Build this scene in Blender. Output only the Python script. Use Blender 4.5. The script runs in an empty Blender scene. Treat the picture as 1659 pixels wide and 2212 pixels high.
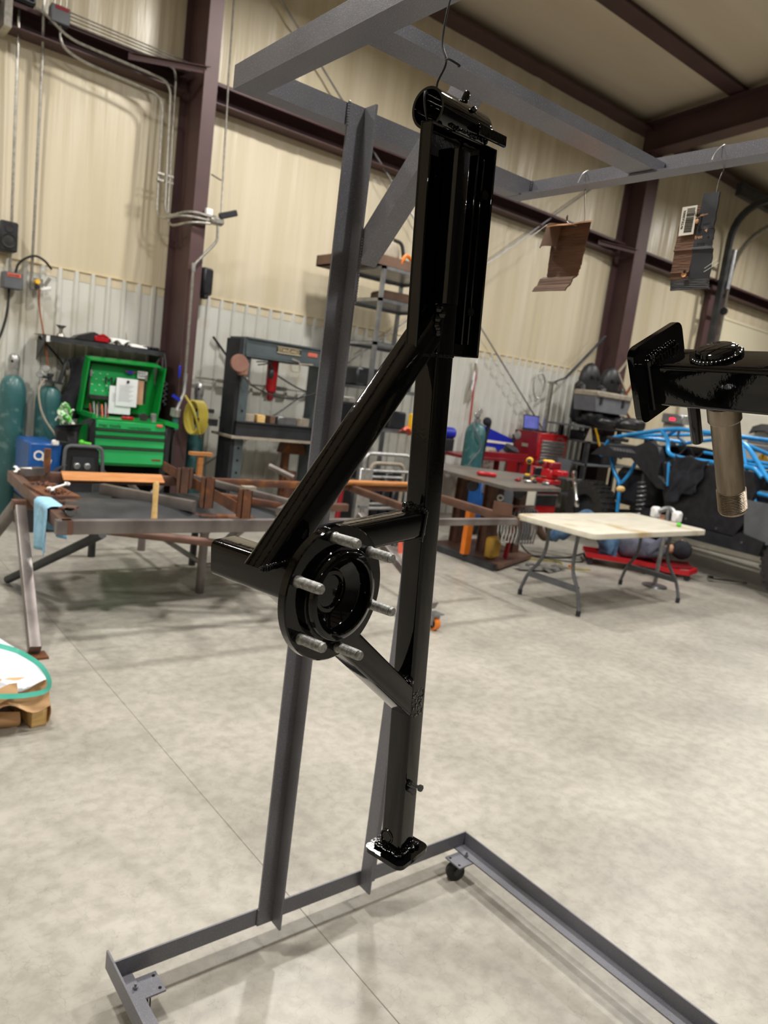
import bpy, bmesh, math, random
from math import sin, cos, pi, radians
from mathutils import Vector as V, Matrix

S = bpy.context.scene
COL = S.collection

# ------------------------------------------------------------------ camera
yaw, pitch, roll = radians(50.876), radians(-8.856), radians(7.371)
fw = V((cos(pitch)*cos(yaw), cos(pitch)*sin(yaw), sin(pitch)))
rt = V((sin(yaw), -cos(yaw), 0)); up = rt.cross(fw)
r2 = rt*cos(roll) + up*sin(roll); u2 = up*cos(roll) - rt*sin(roll)
cd = bpy.data.cameras.new('camera'); cam = bpy.data.objects.new('camera', cd); COL.objects.link(cam)
M4 = Matrix.Identity(4)
for i in range(3):
    M4[i][0] = r2[i]; M4[i][1] = u2[i]; M4[i][2] = -fw[i]
M4.translation = V((0, 0, 1.585))
cam.matrix_world = M4
cd.sensor_fit = 'HORIZONTAL'; cd.sensor_width = 36; cd.lens = 36*1603.1/1659
cd.clip_start = .05; cd.clip_end = 100
cd.dof.use_dof = True; cd.dof.focus_distance = 1.05; cd.dof.aperture_fstop = 9.5
S.camera = cam

# ------------------------------------------------------------------ world, lamps, exposure
W = bpy.data.worlds.new('world'); S.world = W; W.use_nodes = True
W.node_tree.nodes['Background'].inputs[0].default_value = (.62, .6, .56, 1)
W.node_tree.nodes['Background'].inputs[1].default_value = .05
S.view_settings.view_transform = 'Standard'; S.view_settings.look = 'None'
S.view_settings.gamma = 1; S.view_settings.use_curve_mapping = False
S.view_settings.exposure = 0.0
LAMP_W = 150
LAMP_COL = (1, .965, .92)
# round high-bay fixtures under the roof: x, y, power factor
LAMPS = [(.1, 2.2, 1.0), (4.3, 2.1, 1.05), (2.3, -1.5, .95), (-.6, 5.6, .75), (4.0, 5.4, 1), (8.6, 1.2, .6), (9.4, 4.6, .75), (12.9, 1.6, .8), (14, 5.2, .9), (-4.2, 2.2, .4), (-2.2, -3.0, .3)]
LAMP_Z = 5.7

# ------------------------------------------------------------------ helpers
WM = {}
def lin(c):
    return c/12.92 if c <= .04045 else ((c+.055)/1.055)**2.4
def rgb(h):
    return tuple(lin(int(h[i:i+2], 16)/255) for i in (0, 2, 4)) + (1,)

class M:
    """collects shapes and links them as one mesh object"""
    def __init__(s): s.v = []; s.f = []
    def add(s, vs, fs):
        o = len(s.v); s.v += [V(x) for x in vs]; s.f += [tuple(i+o for i in f) for f in fs]; return s
    def box(s, c, d, rot=None, b=0):
        hx, hy, hz = d[0]/2, d[1]/2, d[2]/2; c = V(c); R = rot or Matrix.Identity(3)
        if not b:
            vs = [c + R @ V((x*hx, y*hy, z*hz)) for x in (-1, 1) for y in (-1, 1) for z in (-1, 1)]
            return s.add(vs, [(0, 1, 3, 2), (4, 6, 7, 5), (0, 4, 5, 1), (2, 3, 7, 6), (0, 2, 6, 4), (1, 5, 7, 3)])
        h = (hx, hy, hz); b = min(b, min(h)*.98); vs = []; ix = {}
        for k in range(8):
            sg = (1 if k & 4 else -1, 1 if k & 2 else -1, 1 if k & 1 else -1)
            for a in range(3):
                ix[sg, a] = len(vs)
                vs.append(c + R @ V([sg[i]*(h[i] - (0 if i == a else b)) for i in range(3)]))
        fs = []
        for a in range(3):
            p, q = (a+1) % 3, (a+2) % 3
            for sa in (-1, 1):
                def sgn(sp, sq):
                    t = [0, 0, 0]; t[a] = sa; t[p] = sp; t[q] = sq; return tuple(t)
                fs.append([ix[sgn(*e), a] for e in ((-1, -1), (1, -1), (1, 1), (-1, 1))])
            for sp in (-1, 1):
                for sq in (-1, 1):
                    t0 = [0, 0, 0]; t0[p] = sp; t0[q] = sq; t1 = list(t0); t0[a] = -1; t1[a] = 1
                    t0, t1 = tuple(t0), tuple(t1)
                    fs.append([ix[t0, p], ix[t1, p], ix[t1, q], ix[t0, q]])
        for k in range(8):
            sg = (1 if k & 4 else -1, 1 if k & 2 else -1, 1 if k & 1 else -1)
            fs.append([ix[sg, 0], ix[sg, 1], ix[sg, 2]])
        return s.add(vs, fs)
    def bb(s, lo, hi, b=0):
        return s.box([(lo[i]+hi[i])/2 for i in range(3)], [abs(hi[i]-lo[i]) for i in range(3)], None, b)
    def sweep(s, pts, prof, upv=None, closed=False, cap=True):
        """sweep 2D profile (list of (a,b), or function of index) along pts; a goes to the side, b to up"""
        pts = [V(p) for p in pts]; n = len(pts); rings = []
        nrm = None
        for i, p in enumerate(pts):
            if closed: t = pts[(i+1) % n] - pts[i-1]
            else: t = pts[min(i+1, n-1)] - pts[max(i-1, 0)]
            if t.length < 1e-9: t = V((0, 0, 1))
            t.normalize()
            if upv is not None:
                u = V(upv); u = u - t*u.dot(t)
                if u.length < 1e-6: u = t.orthogonal()
            elif nrm is None:
                u = t.orthogonal()
            else:
                u = nrm - t*nrm.dot(t)
                if u.length < 1e-6: u = t.orthogonal()
            u.normalize(); nrm = u; sd = t.cross(u)
            pf = prof(i) if callable(prof) else prof
            rings.append([p + sd*a + u*b for a, b in pf])
        k = len(rings[0]); vs = [v for r in rings for v in r]; fs = []
        for i in range(n if closed else n-1):
            j = (i+1) % n
            for m in range(k):
                q = (m+1) % k
                fs.append((i*k+m, i*k+q, j*k+q, j*k+m))
        if cap and not closed:
            fs.append(tuple(range(k))[::-1]); fs.append(tuple((n-1)*k+m for m in range(k)))
        return s.add(vs, fs)
    def tube(s, pts, r, n=10, closed=False, cap=True):
        f = (lambda i: [(r[i]*cos(2*pi*j/n), r[i]*sin(2*pi*j/n)) for j in range(n)]) if isinstance(r, (list, tuple)) else [(r*cos(2*pi*j/n), r*sin(2*pi*j/n)) for j in range(n)]
        return s.sweep(pts, f, None, closed, cap)
    def sq(s, p0, p1, w, h, upv, rad=.004, seg=3):
        pr = []
        for cx, cy, a0 in ((1, 1, 0), (-1, 1, 90), (-1, -1, 180), (1, -1, 270)):
            for j in range(seg+1):
                a = radians(a0 + 90*j/seg)
                pr.append((cx*(w/2-rad) + rad*cos(a), cy*(h/2-rad) + rad*sin(a)))
        return s.sweep([p0, p1], pr, upv)
    def cut(s, p0, p1, w, h, upv, c0=None, c1=None, rad=.006, seg=4):
        """rounded tube whose ends are trimmed to planes (point, normal)"""
        o = len(s.v); s.sq(p0, p1, w, h, upv, rad, seg); k = (len(s.v)-o)//2; d = (V(p1)-V(p0)).normalized()
        for j, c in ((0, c0), (1, c1)):
            if c:
                for i in range(o+j*k, o+(j+1)*k):
                    s.v[i] = s.v[i] + d*((V(c[0])-s.v[i]).dot(V(c[1]))/d.dot(V(c[1])))
        return s
    def ext(s, poly, vec):
        n = len(poly); poly = [V(p) for p in poly]; vec = V(vec)
        return s.add(poly + [p+vec for p in poly], [tuple(range(n))[::-1], tuple(range(n, 2*n))] + [(i, (i+1) % n, n+(i+1) % n, n+i) for i in range(n)])
    def ang(s, p0, p1, a, b, la, lb, t=.005):
        p0, p1, a, b = V(p0), V(p1), V(a).normalized(), V(b).normalized()
        return s.ext([p0, p0+a*la, p0+a*la+b*t, p0+a*t+b*t, p0+a*t+b*lb, p0+b*lb], p1-p0)
    def lathe(s, prof, o, ax, n=24):
        o = V(o); ax = V(ax).normalized(); e = ax.orthogonal().normalized(); g = ax.cross(e); vs = []; fs = []
        for r, h in prof:
            for j in range(n):
                a = 2*pi*j/n; vs.append(o + ax*h + e*(r*cos(a)) + g*(r*sin(a)))
        for i in range(len(prof)-1):
            for j in range(n):
                q = (j+1) % n; fs.append((i*n+j, i*n+q, (i+1)*n+q, (i+1)*n+j))
        return s.add(vs, fs)
    def sheet(s, fn, nu, nv, th=0):
        g = [[V(fn(i/nu, j/nv)) for j in range(nv+1)] for i in range(nu+1)]
        k = nv+1; vs = [p for r in g for p in r]
        fs = [(i*k+j, (i+1)*k+j, (i+1)*k+j+1, i*k+j+1) for i in range(nu) for j in range(nv)]
        if th:
            nn = []
            for i in range(nu+1):
                for j in range(nv+1):
                    a = g[min(i+1, nu)][j]-g[max(i-1, 0)][j]; b = g[i][min(j+1, nv)]-g[i][max(j-1, 0)]
                    c = a.cross(b); nn.append(c.normalized() if c.length > 1e-12 else V((0, 0, 1)))
            N = len(vs); vs += [vs[q] - nn[q]*th for q in range(N)]
            fs += [tuple(x+N for x in f[::-1]) for f in fs]
            rim = [(i, 0) for i in range(nu)] + [(nu, j) for j in range(nv)] + [(i, nv) for i in range(nu, 0, -1)] + [(0, j) for j in range(nv, 0, -1)]
            rim = [i*k+j for i, j in rim]
            fs += [(rim[q], rim[(q+1) % len(rim)], rim[(q+1) % len(rim)]+N, rim[q]+N) for q in range(len(rim))]
        return s.add(vs, fs)
    def ball(s, c, r, n=10, sc=(1, 1, 1)):
        c = V(c); m = n//2; vs = []; fs = []
        for i in range(m+1):
            for j in range(n):
                a = pi*i/m; b = 2*pi*j/n
                vs.append(c + V((r*sc[0]*sin(a)*cos(b), r*sc[1]*sin(a)*sin(b), r*sc[2]*cos(a))))
        for i in range(m):
            for j in range(n):
                q = (j+1) % n; fs.append((i*n+j, (i+1)*n+j, (i+1)*n+q, i*n+q))
        return s.add(vs, fs)
    def blobs(s, pts, r, seed=0, jit=.35):
        rn = random.Random(seed)
        for p in pts:
            s.ball(V(p) + V((rn.uniform(-1, 1), rn.uniform(-1, 1), rn.uniform(-1, 1)))*r*jit, r*rn.uniform(.6, 1.25), 8)
        return s
    def obj(s, name, mat, parent=None, local=False, kind=None, smooth=38, sub=0, fix=True):
        me = bpy.data.meshes.new(name)
        vs = s.v
        w = WM.get(parent.name) if parent is not None else None
        if w is not None and not local:
            wi = w.inverted(); vs = [wi @ v for v in vs]
        me.from_pydata([tuple(v) for v in vs], [], s.f)
        bm = bmesh.new(); bm.from_mesh(me)
        bmesh.ops.remove_doubles(bm, verts=bm.verts, dist=1e-6)
        if fix: bmesh.ops.recalc_face_normals(bm, faces=bm.faces)
        bm.to_mesh(me); bm.free()
        if smooth:
            for p in me.polygons: p.use_smooth = True
            me.set_sharp_from_angle(angle=radians(smooth))
        o = bpy.data.objects.new(name, me); COL.objects.link(o); me.materials.append(mat)
        if parent is not None: o.parent = parent
        WM[o.name] = w if w is not None else Matrix.Identity(4)
        if kind: o['kind'] = kind
        if sub:
            md = o.modifiers.new('subsurf', 'SUBSURF'); md.levels = sub; md.render_levels = sub
        return o

def tag(o, label=None, cat=None, group=None, kind=None):
    if label: o['label'] = label
    if cat: o['category'] = cat
    if group: o['group'] = group
    if kind: o['kind'] = kind
    return o
def thing(name, label, cat, loc=(0, 0, 0), rot=None, group=None):
    o = bpy.data.objects.new(name, None); COL.objects.link(o)
    m = Matrix.Translation(V(loc))
    if rot is not None: m = m @ rot.to_4x4()
    o.matrix_world = m; WM[o.name] = m; o.empty_display_size = .05
    return tag(o, label, cat, group)
def one(m, name, mat, label, cat, group=None, smooth=38, base=None):
    """a thing that is a single mesh; origin moved to its base"""
    if base is None:
        n = len(m.v); base = V((sum(v.x for v in m.v)/n, sum(v.y for v in m.v)/n, min(v.z for v in m.v)))
    base = V(base); m.v = [v-base for v in m.v]
    o = m.obj(name, mat, smooth=smooth); o.location = base; WM[o.name] = Matrix.Translation(base)
    return tag(o, label, cat, group)
def copy_tree(o, parent=None):
    c = o.copy(); COL.objects.link(c)
    if parent is not None: c.parent = parent
    WM[c.name] = WM[o.name].copy()
    for ch in list(o.children): copy_tree(ch, c)
    return c
def text(body, loc, xd, yd, size, mat, parent=None, name='lettering', ex=.0004, align='LEFT', local=False):
    cu = bpy.data.curves.new(name, 'FONT'); cu.body = body; cu.size = size; cu.extrude = ex; cu.align_x = align; cu.resolution_u = 2
    o = bpy.data.objects.new(name, cu); COL.objects.link(o); cu.materials.append(mat)
    x = V(xd).normalized(); y = V(yd); y = (y - x*y.dot(x)).normalized(); z = x.cross(y)
    m = Matrix.Identity(4)
    for i in range(3): m[i][0] = x[i]; m[i][1] = y[i]; m[i][2] = z[i]
    m.translation = V(loc)
    if parent is not None:
        o.parent = parent
        if not local: m = WM[parent.name].inverted() @ m
    o.matrix_local = m
    return o
def spline(pts, n=6, closed=False):
    P = [V(p) for p in pts]; out = []; N = len(P)
    rng = range(N if closed else N-1)
    for i in rng:
        g = lambda k: P[k % N] if closed else P[max(0, min(N-1, k))]
        a, b, c, d = g(i-1), g(i), g(i+1), g(i+2)
        for j in range(n):
            t = j/n
            out.append(.5*((2*b) + (c-a)*t + (2*a-5*b+4*c-d)*t*t + (3*b-a-3*c+d)*t**3))
    if not closed: out.append(P[-1])
    return out
def bend(pts, r=.05, n=5):
    """polyline with rounded corners"""
    P = [V(p) for p in pts]; out = [P[0]]
    for i in range(1, len(P)-1):
        a, b, c = P[i-1], P[i], P[i+1]
        d0 = min(r, (a-b).length*.45); d1 = min(r, (c-b).length*.45)
        s0 = b + (a-b).normalized()*d0; s1 = b + (c-b).normalized()*d1
        for j in range(n+1):
            t = j/n; out.append(s0*(1-t)**2 + b*2*t*(1-t) + s1*t*t)
    return out + [P[-1]]

# ------------------------------------------------------------------ materials
def mat(name, c1, c2=None, rough=.5, metal=0, scale=8, bump=0, bscale=60, coat=0, detail=4, stretch=None, rvar=0, spec=.5, lo=.35, hi=.65, emit=None, c3=None, s3=40, alpha=None, trans=0, anis=0):
    m = bpy.data.materials.new(name); m.use_nodes = True; nt = m.node_tree; N = nt.nodes; L = nt.links
    B = N['Principled BSDF']
    B.inputs['Roughness'].default_value = rough; B.inputs['Metallic'].default_value = metal
    B.inputs['Specular IOR Level'].default_value = spec; B.inputs['Coat Weight'].default_value = coat
    B.inputs['Coat Roughness'].default_value = .04
    if trans: B.inputs['Transmission Weight'].default_value = trans
    C1 = rgb(c1)
    tc = N.new('ShaderNodeTexCoord'); mp = N.new('ShaderNodeMapping'); L.new(tc.outputs['Object'], mp.inputs['Vector'])
    if stretch: mp.inputs['Scale'].default_value = stretch
    nz = N.new('ShaderNodeTexNoise'); nz.inputs['Scale'].default_value = scale; nz.inputs['Detail'].default_value = detail
    L.new(mp.outputs['Vector'], nz.inputs['Vector'])
    cr = N.new('ShaderNodeValToRGB'); cr.color_ramp.elements[0].position = lo; cr.color_ramp.elements[1].position = hi
    cr.color_ramp.elements[0].color = C1; cr.color_ramp.elements[1].color = rgb(c2) if c2 else C1
    L.new(nz.outputs['Fac'], cr.inputs['Fac'])
    col = cr.outputs['Color']
    if c3:
        n3 = N.new('ShaderNodeTexNoise'); n3.inputs['Scale'].default_value = s3; n3.inputs['Detail'].default_value = 6
        L.new(tc.outputs['Object'], n3.inputs['Vector'])
        r3 = N.new('ShaderNodeValToRGB'); r3.color_ramp.elements[0].position = .55; r3.color_ramp.elements[1].position = .68
        L.new(n3.outputs['Fac'], r3.inputs['Fac'])
        mx = N.new('ShaderNodeMix'); mx.data_type = 'RGBA'; mx.inputs['B'].default_value = rgb(c3)
        L.new(r3.outputs['Color'], mx.inputs['Factor']); L.new(col, mx.inputs['A']); col = mx.outputs['Result']
    L.new(col, B.inputs['Base Color'])
    if rvar:
        mr = N.new('ShaderNodeMapRange'); mr.inputs['To Min'].default_value = max(0, rough-rvar); mr.inputs['To Max'].default_value = min(1, rough+rvar)
        L.new(nz.outputs['Fac'], mr.inputs['Value']); L.new(mr.outputs['Result'], B.inputs['Roughness'])
    if bump:
        n2 = N.new('ShaderNodeTexNoise'); n2.inputs['Scale'].default_value = bscale; n2.inputs['Detail'].default_value = 3
        L.new(mp.outputs['Vector'], n2.inputs['Vector'])
        bp = N.new('ShaderNodeBump'); bp.inputs['Strength'].default_value = bump; bp.inputs['Distance'].default_value = .01
        L.new(n2.outputs['Fac'], bp.inputs['Height']); L.new(bp.outputs['Normal'], B.inputs['Normal'])
        if coat: L.new(bp.outputs['Normal'], B.inputs['Coat Normal'])
    if emit: B.inputs['Emission Color'].default_value = C1; B.inputs['Emission Strength'].default_value = emit
    return m

K = {}
K['primer'] = mat('grey_primer_steel', '6a6a71', '75757c', .42, .35, 6, .12, 900, rvar=.08, c3='8e8e94', s3=420)
K['black'] = mat('gloss_black_paint', '040405', '060607', .045, 0, 20, .012, 160, spec=.42)
K['zinc'] = mat('zinc_stud', '7d7d7b', 'a8a8a4', .48, .85, 260)
K['spindle'] = mat('bare_turned_steel', '75695a', 'a09484', .32, .95, 9, .15, 300, stretch=(6, 6, 1))
K['bwire'] = mat('black_wire', '0b0b0c', None, .5)
K['rubber'] = mat('black_rubber', '212120', '302e2c', .75, 0, 30, .2, 80)
K['dkplastic'] = mat('dark_plastic', '202124', '2a2b2f', .38, 0, 12)
K['greyplastic'] = mat('grey_plastic', '55585c', '606368', .5)
K['maroon'] = mat('maroon_red_iron', '4c3737', '573f3f', .55, .1, 2.2, .05, 30)
K['cream'] = mat('cream_insulation_liner', 'd0c4a6', 'ddd2b9', .33, 0, 1.6, 1, 5, stretch=(3.2, 1, .13), detail=5)
K['dull'] = mat('dull_unlit_wall', '6e675c', '7a7368', .8, 0, 1)
K['ceil'] = mat('ceiling_insulation', 'cfc2aa', 'd8ccb6', .5, 0, 1.2, .3, 4, stretch=(.2, 2, 1))
K['wains'] = mat('painted_ribbed_metal', 'd2d2c8', 'dcdcd4', .35, .1, 1.4, 0, c3='c2bdac', s3=1.3, stretch=(1, 1, .4))
K['galv'] = mat('galvanized_conduit', '9d9a92', 'bcb9b0', .35, .8, 30)
K['white'] = mat('white_plastic', 'e6e6e4', 'f0f0ee', .45)
K['steel'] = mat('steel_grey', '8b8d90', 'a6a8ab', .35, .8, 10)
K['dksteel'] = mat('dark_mill_steel', '3b3d40', '4d5054', .45, .5, 6)
K['chrome'] = mat('chrome', 'd8d8d8', None, .12, 1)
K['rust'] = mat('rusty_steel', '5a4038', '7d5136', .6, .35, 7, .25, 60, c3='97623a', s3=9)
K['rustlt'] = mat('orange_rust_flat', 'b5763c', 'c58a55', .6, .2, 6, .1, 60, stretch=(1, 6, 6))
K['rustbr'] = mat('brown_oxide_steel', '62493f', '7a5b4c', .5, .4, 6, .1, 60)
K['mill'] = mat('mill_scale_tube', '6a625f', '8d8784', .4, .55, 5, stretch=(1, 1, .4))
K['teal'] = mat('teal_cylinder_paint', '2f5a5c', '3a686a', .35, 0, 4, c3='5d7f7c', s3=14)
K['alum'] = mat('cast_cap', 'a8a9a8', 'c3c4c2', .35, .7, 20, .1)
K['benchtop'] = mat('bench_plate', '625e5a', '77716b', .5, .3, 5, .05, 60, c3='7a5a44', s3=2.5)
K['oldjug'] = mat('dirty_yellow', '8a6a22', 'b08a2e', .6, 0, 8)
K['green'] = mat('green_enamel', '2aa95c', '36b96b', .28, 0, 1.5)
K['greendk'] = mat('green_enamel_lid', '0d8a36', '139540', .3, 0, 1.5)
K['paper'] = mat('paper', 'e6e7ec', 'f2f3f6', .7)
K['ink'] = mat('black_ink', '141416', None, .6)
K['lightink'] = mat('white_ink', 'e8e6e0', None, .6)
K['red'] = mat('red_enamel', 'a3141c', 'b81c24', .3, 0, 2)
K['dkred'] = mat('dark_red_enamel', '7c1420', '8b1a26', .35)
K['salmon'] = mat('salmon_plastic', 'e06a55', None, .5)
K['blue'] = mat('welder_blue', '174c8c', '1c57a0', .35)
K['royal'] = mat('royal_blue', '1525a0', '1a2cb0', .4)
K['cage'] = mat('sky_blue_powdercoat', '2a8fd6', '3aa2e8', .25, .1)
K['cloth'] = mat('black_cloth', '1c1d22', '2a2b32', .95, 0, 14, .4, 40)
K['ltcloth'] = mat('light_blue_rag', '8fc3e2', 'a6d6f0', .9, 0, 30, .3, 150)
K['jeans'] = mat('blue_denim', '35506f', '5d7f9f', .9, 0, 9, .3, 120)
K['shirt'] = mat('grey_work_shirt', '4d4f5e', '666878', .95, 0, 10, .3, 60)
K['skin'] = mat('skin', 'b98a6e', 'c4987c', .55)
K['hair'] = mat('hair', '2b2019', None, .7)
K['boot'] = mat('brown_boot', '4a382a', '5b4635', .6)
K['yellow'] = mat('yellow_hose', '94862a', 'a8993a', .5)
K['dewalt'] = mat('tool_yellow', 'e8b21a', 'f0c030', .4)
K['orange'] = mat('orange_plastic', 'e0741a', 'ea8630', .5)
K['mixglove'] = mat('green_white_glove', '3fae2c', 'dfe6da', .9, 0, 26, .3, 60, lo=.47, hi=.53, c3='1d1f1d', s3=30)
K['limegreen'] = mat('lime_green', '55c82a', None, .45)
K['wood'] = mat('pale_lumber', 'd4aa66', 'e6c486', .7, 0, 5, .05, 40, stretch=(1, 9, 9))
K['board'] = mat('brown_board', '5e483a', '715746', .75, 0, 5)
K['card'] = mat('corrugated_cardboard', '593d2a', '6d4b35', .75, 0, 6, .4, 30, stretch=(1, 1, 9))
K['cardlt'] = mat('cardboard_edge', 'd8a070', 'e4b488', .8)
K['blackcard'] = mat('black_overspray_card', '1e1c1e', '2b2729', .6, 0, 20, .4, 30, stretch=(1, 1, 9))
K['navyprint'] = mat('dark_printed_card', '26262c', '303037', .6)
K['kraft'] = mat('kraft_paper', 'cfa070', 'dcb488', .75, 0, 5, .2, 20)
K['poly'] = mat('white_poly_sheet', 'dfe3ee', 'eef1f8', .35, 0, 4, .3, 12)
K['strap'] = mat('aqua_strap', '4fc0a8', '6ad4c0', .35)
K['tabletop'] = mat('worn_white_tabletop', 'c4bfae', 'd2cdbd', .5, 0, 3, .05, 30, c3='b09a72', s3=2.6, stretch=(1, 4, 1))
K['press'] = mat('press_blue_grey', '4a5457', '566164', .5, .1, 5)
K['dkpress'] = mat('press_dark', '232528', '303236', .55, .2, 5)
K['tan'] = mat('tan_plate', 'd9c7a0', None, .6)
K['copper'] = mat('copper', 'b06a4a', None, .4, .7)
K['brick'] = mat('pinkish_iron', '8b6358', '97705f', .7, 0, 8)
K['grime'] = mat('grey_block', '8f8677', 'a39a8a', .7, 0, 12)
K['leather'] = mat('black_vinyl_seat', '1a1a1c', '26262a', .45, 0, 12, .1, 60)
K['coolergrey'] = mat('cooler_grey', '66696e', '707378', .55)
K['screen'] = mat('laptop_screen', '5a5fa6', '6b70b4', .3, emit=.5)
K['redled'] = mat('red_led', 'ff2040', None, .5, emit=3)
K['amber'] = mat('amber_sign', 'c8960c', None, .5)
K['machine'] = mat('machine_off_white', 'd4cfbf', 'dcd7c8', .5)
K['doorw'] = mat('white_door_panel', 'd8d0b4', 'e2dabf', .45, 0, 1)
K['bolts'] = mat('bolt_head', '8a8c8e', None, .35, .8)
K['glove'] = mat('grey_glove', '62605c', '75736e', .9, 0, 12, .3, 60)
K['lens'] = mat('lamp_lens', 'fff4dc', None, .4, emit=6)
K['tanlabel'] = mat('label_white', 'e8e4d8', 'f0ece2', .6)
K['hole'] = mat('dark_opening', '060606', None, .9)

def floor_mat():
    m = mat('sealed_concrete_floor', '9d9990', 'b5b1a7', .36, 0, 1.7, 0, detail=8, lo=.3, hi=.72, rvar=.08)
    nt = m.node_tree; N = nt.nodes; L = nt.links; B = N['Principled BSDF']
    tc = [n for n in N if n.type == 'TEX_COORD'][0]
    base = B.inputs['Base Color'].links[0].from_socket
    # mottled trowel spots and hairline crazing
    n1 = N.new('ShaderNodeTexNoise'); n1.inputs['Scale'].default_value = 17; n1.inputs['Detail'].default_value = 5; n1.inputs['Roughness'].default_value = .62
    L.new(tc.outputs['Object'], n1.inputs['Vector'])
    r1 = N.new('ShaderNodeValToRGB'); r1.color_ramp.elements[0].position = .38; r1.color_ramp.elements[1].position = .6
    r1.color_ramp.elements[0].color = (.8, .79, .77, 1); r1.color_ramp.elements[1].color = (1.06, 1.06, 1.05, 1)
    L.new(n1.outputs['Fac'], r1.inputs['Fac'])
    m1 = N.new('ShaderNodeMix'); m1.data_type = 'RGBA'; m1.blend_type = 'MULTIPLY'; m1.inputs['Factor'].default_value = .75
    L.new(base, m1.inputs['A']); L.new(r1.outputs['Color'], m1.inputs['B'])
    vo = N.new('ShaderNodeTexVoronoi'); vo.feature = 'DISTANCE_TO_EDGE'; vo.inputs['Scale'].default_value = 11
    ns = N.new('ShaderNodeTexNoise'); ns.inputs['Scale'].default_value = 6; ns.inputs['Detail'].default_value = 6
    L.new(tc.outputs['Object'], ns.inputs['Vector'])
    va = N.new('ShaderNodeVectorMath'); va.operation = 'SCALE'; va.inputs['Scale'].default_value = .22
    L.new(ns.outputs['Color'], va.inputs[0])
    vb = N.new('ShaderNodeVectorMath'); vb.operation = 'ADD'; L.new(tc.outputs['Object'], vb.inputs[0]); L.new(va.outputs[0], vb.inputs[1])
    L.new(vb.outputs[0], vo.inputs['Vector'])
    rv = N.new('ShaderNodeMapRange'); rv.inputs['From Min'].default_value = 0; rv.inputs['From Max'].default_value = .012; rv.inputs['To Min'].default_value = .8; rv.inputs['To Max'].default_value = 1
    L.new(vo.outputs['Distance'], rv.inputs['Value'])
    m2 = N.new('ShaderNodeMix'); m2.data_type = 'RGBA'; m2.blend_type = 'MULTIPLY'; m2.inputs['Factor'].default_value = 1
    L.new(m1.outputs['Result'], m2.inputs['A']); L.new(rv.outputs['Result'], m2.inputs['B'])
    L.new(m2.outputs['Result'], B.inputs['Base Color'])
    return m
K['floor'] = floor_mat()
# ------------------------------------------------------------------ shell
XL, XR, YF, YB = -7.0, 20.0, -8.0, 7.86
def roofz(y): return 6.5 + .0833*(YB - y)
fl = M().bb((XL-.2, YF-.2, -.3), (XR+.2, YB+.2, -.005)).obj('floor', K['floor'], kind='structure')
xs = [XL, -3.4, 1.23, 5.86, 10.5, 15.1, XR]; ys = [YF, -3.2, 1.42-.0, 6.05, YB]
ys = [YF, -3.2, 6.05, YB]
for i in range(len(xs)-1):
    for j in range(len(ys)-1):
        g = .0007
        M().bb((xs[i]+g, ys[j]+g, -.0045), (xs[i+1]-g, ys[j+1]-g, 0), .0012).obj('slab', K['floor'], fl)

# back wall: backing sheet + cream liner bays + ribbed wainscot panels
wb = M().bb((XL, YB, -.1), (XR, YB+.15, 7.2)).obj('wall_back', K['cream'], kind='structure')
cols = [(-4.2, 'a'), (3.11, 'b'), (10.6, 'c'), (18.2, 'd')]
def liner(x0, x1, z0, z1):
    rn = random.Random(int(x0*10+z0*7)); ph = [rn.uniform(0, 6) for _ in range(6)]
    def f(u, v):
        x = x0+(x1-x0)*u; z = z0+(z1-z0)*v; e = sin(pi*v)**.6
        return (x, YB-.015 - e*(.014*sin(x*5.1+ph[0]+.5*sin(z*1.3)) + .011*sin(x*13+ph[1]+.8*z)*(.5+.5*sin(x*2.3+ph[3])) + .007*sin(x*31+ph[2]-.6*z)*(.5+.5*sin(x*3.1+z+ph[4]))) - .012*e, z)
    M().sheet(f, max(8, int((x1-x0)*30)), 6).obj('liner_sheet', K['cream'], wb, smooth=180)
liner(XL, 3.1, 2.3, 4.38); liner(XL, 3.1, 4.36, 6.5)
liner(3.1, 10.6, 2.3, 4.38); liner(3.1, 10.6, 4.36, 6.5)
liner(10.6, 13.4, .05, 4.38); liner(10.6, 19.9, 4.36, 6.5); liner(17.6, 19.9, .05, 4.38)
# ribbed wainscot, 0.924 m panels of six ribs
def panel(x0, n=6, p=.154):
    pf = []
    for i in range(n):
        a = x0 + i*p
        pf += [(a, YB-.012), (a+.055, YB-.012), (a+.07, YB-.034), (a+.098, YB-.034), (a+.113, YB-.012)]
    pf.append((x0+n*p, YB-.012))
    m = M(); k = len(pf)
    m.add([(x, y, .0) for x, y in pf] + [(x, y, 2.392) for x, y in pf], [(i, i+1, k+i+1, k+i) for i in range(k-1)])
    m.add([(x, y, 2.392) for x, y in pf] + [(x, YB+.001, 2.392) for x, y in pf], [(i, i+1, k+i+1, k+i) for i in range(k-1)])
    m.obj('wall_panel', K['wains'], wb, smooth=0)
x = 1.995 - .07 - .924*5
while x < 10.3:
    panel(x); x += .924
M().bb((XL, YB-.03, 2.39), (10.5, YB-.004, 2.402)).obj('trim_cap', K['tan'], wb)
# other walls (outside the picture, they close the room)
M().bb((XL-.15, YF, -.1), (XL, YB, 8.2)).obj('wall_left', K['cream'], kind='structure')
M().bb((XR, YF, -.1), (XR+.15, YB, 8.2)).obj('wall_right', K['dull'], kind='structure')
M().bb((XL, YF-.15, -.1), (XR, YF, 8.2)).obj('wall_front', K['dull'], kind='structure')
def cf(u, v):
    y = YB+.1 + (YF-.1-YB-.1)*v; x = XL + (XR-XL)*u
    return (x, y, roofz(y) - .03*abs(sin(x*.9))*0 - .02*sin(y*4.1)*0)
M().sheet(cf, 12, 12, -.1).obj('ceiling', K['ceil'], kind='structure', smooth=0)

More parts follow.
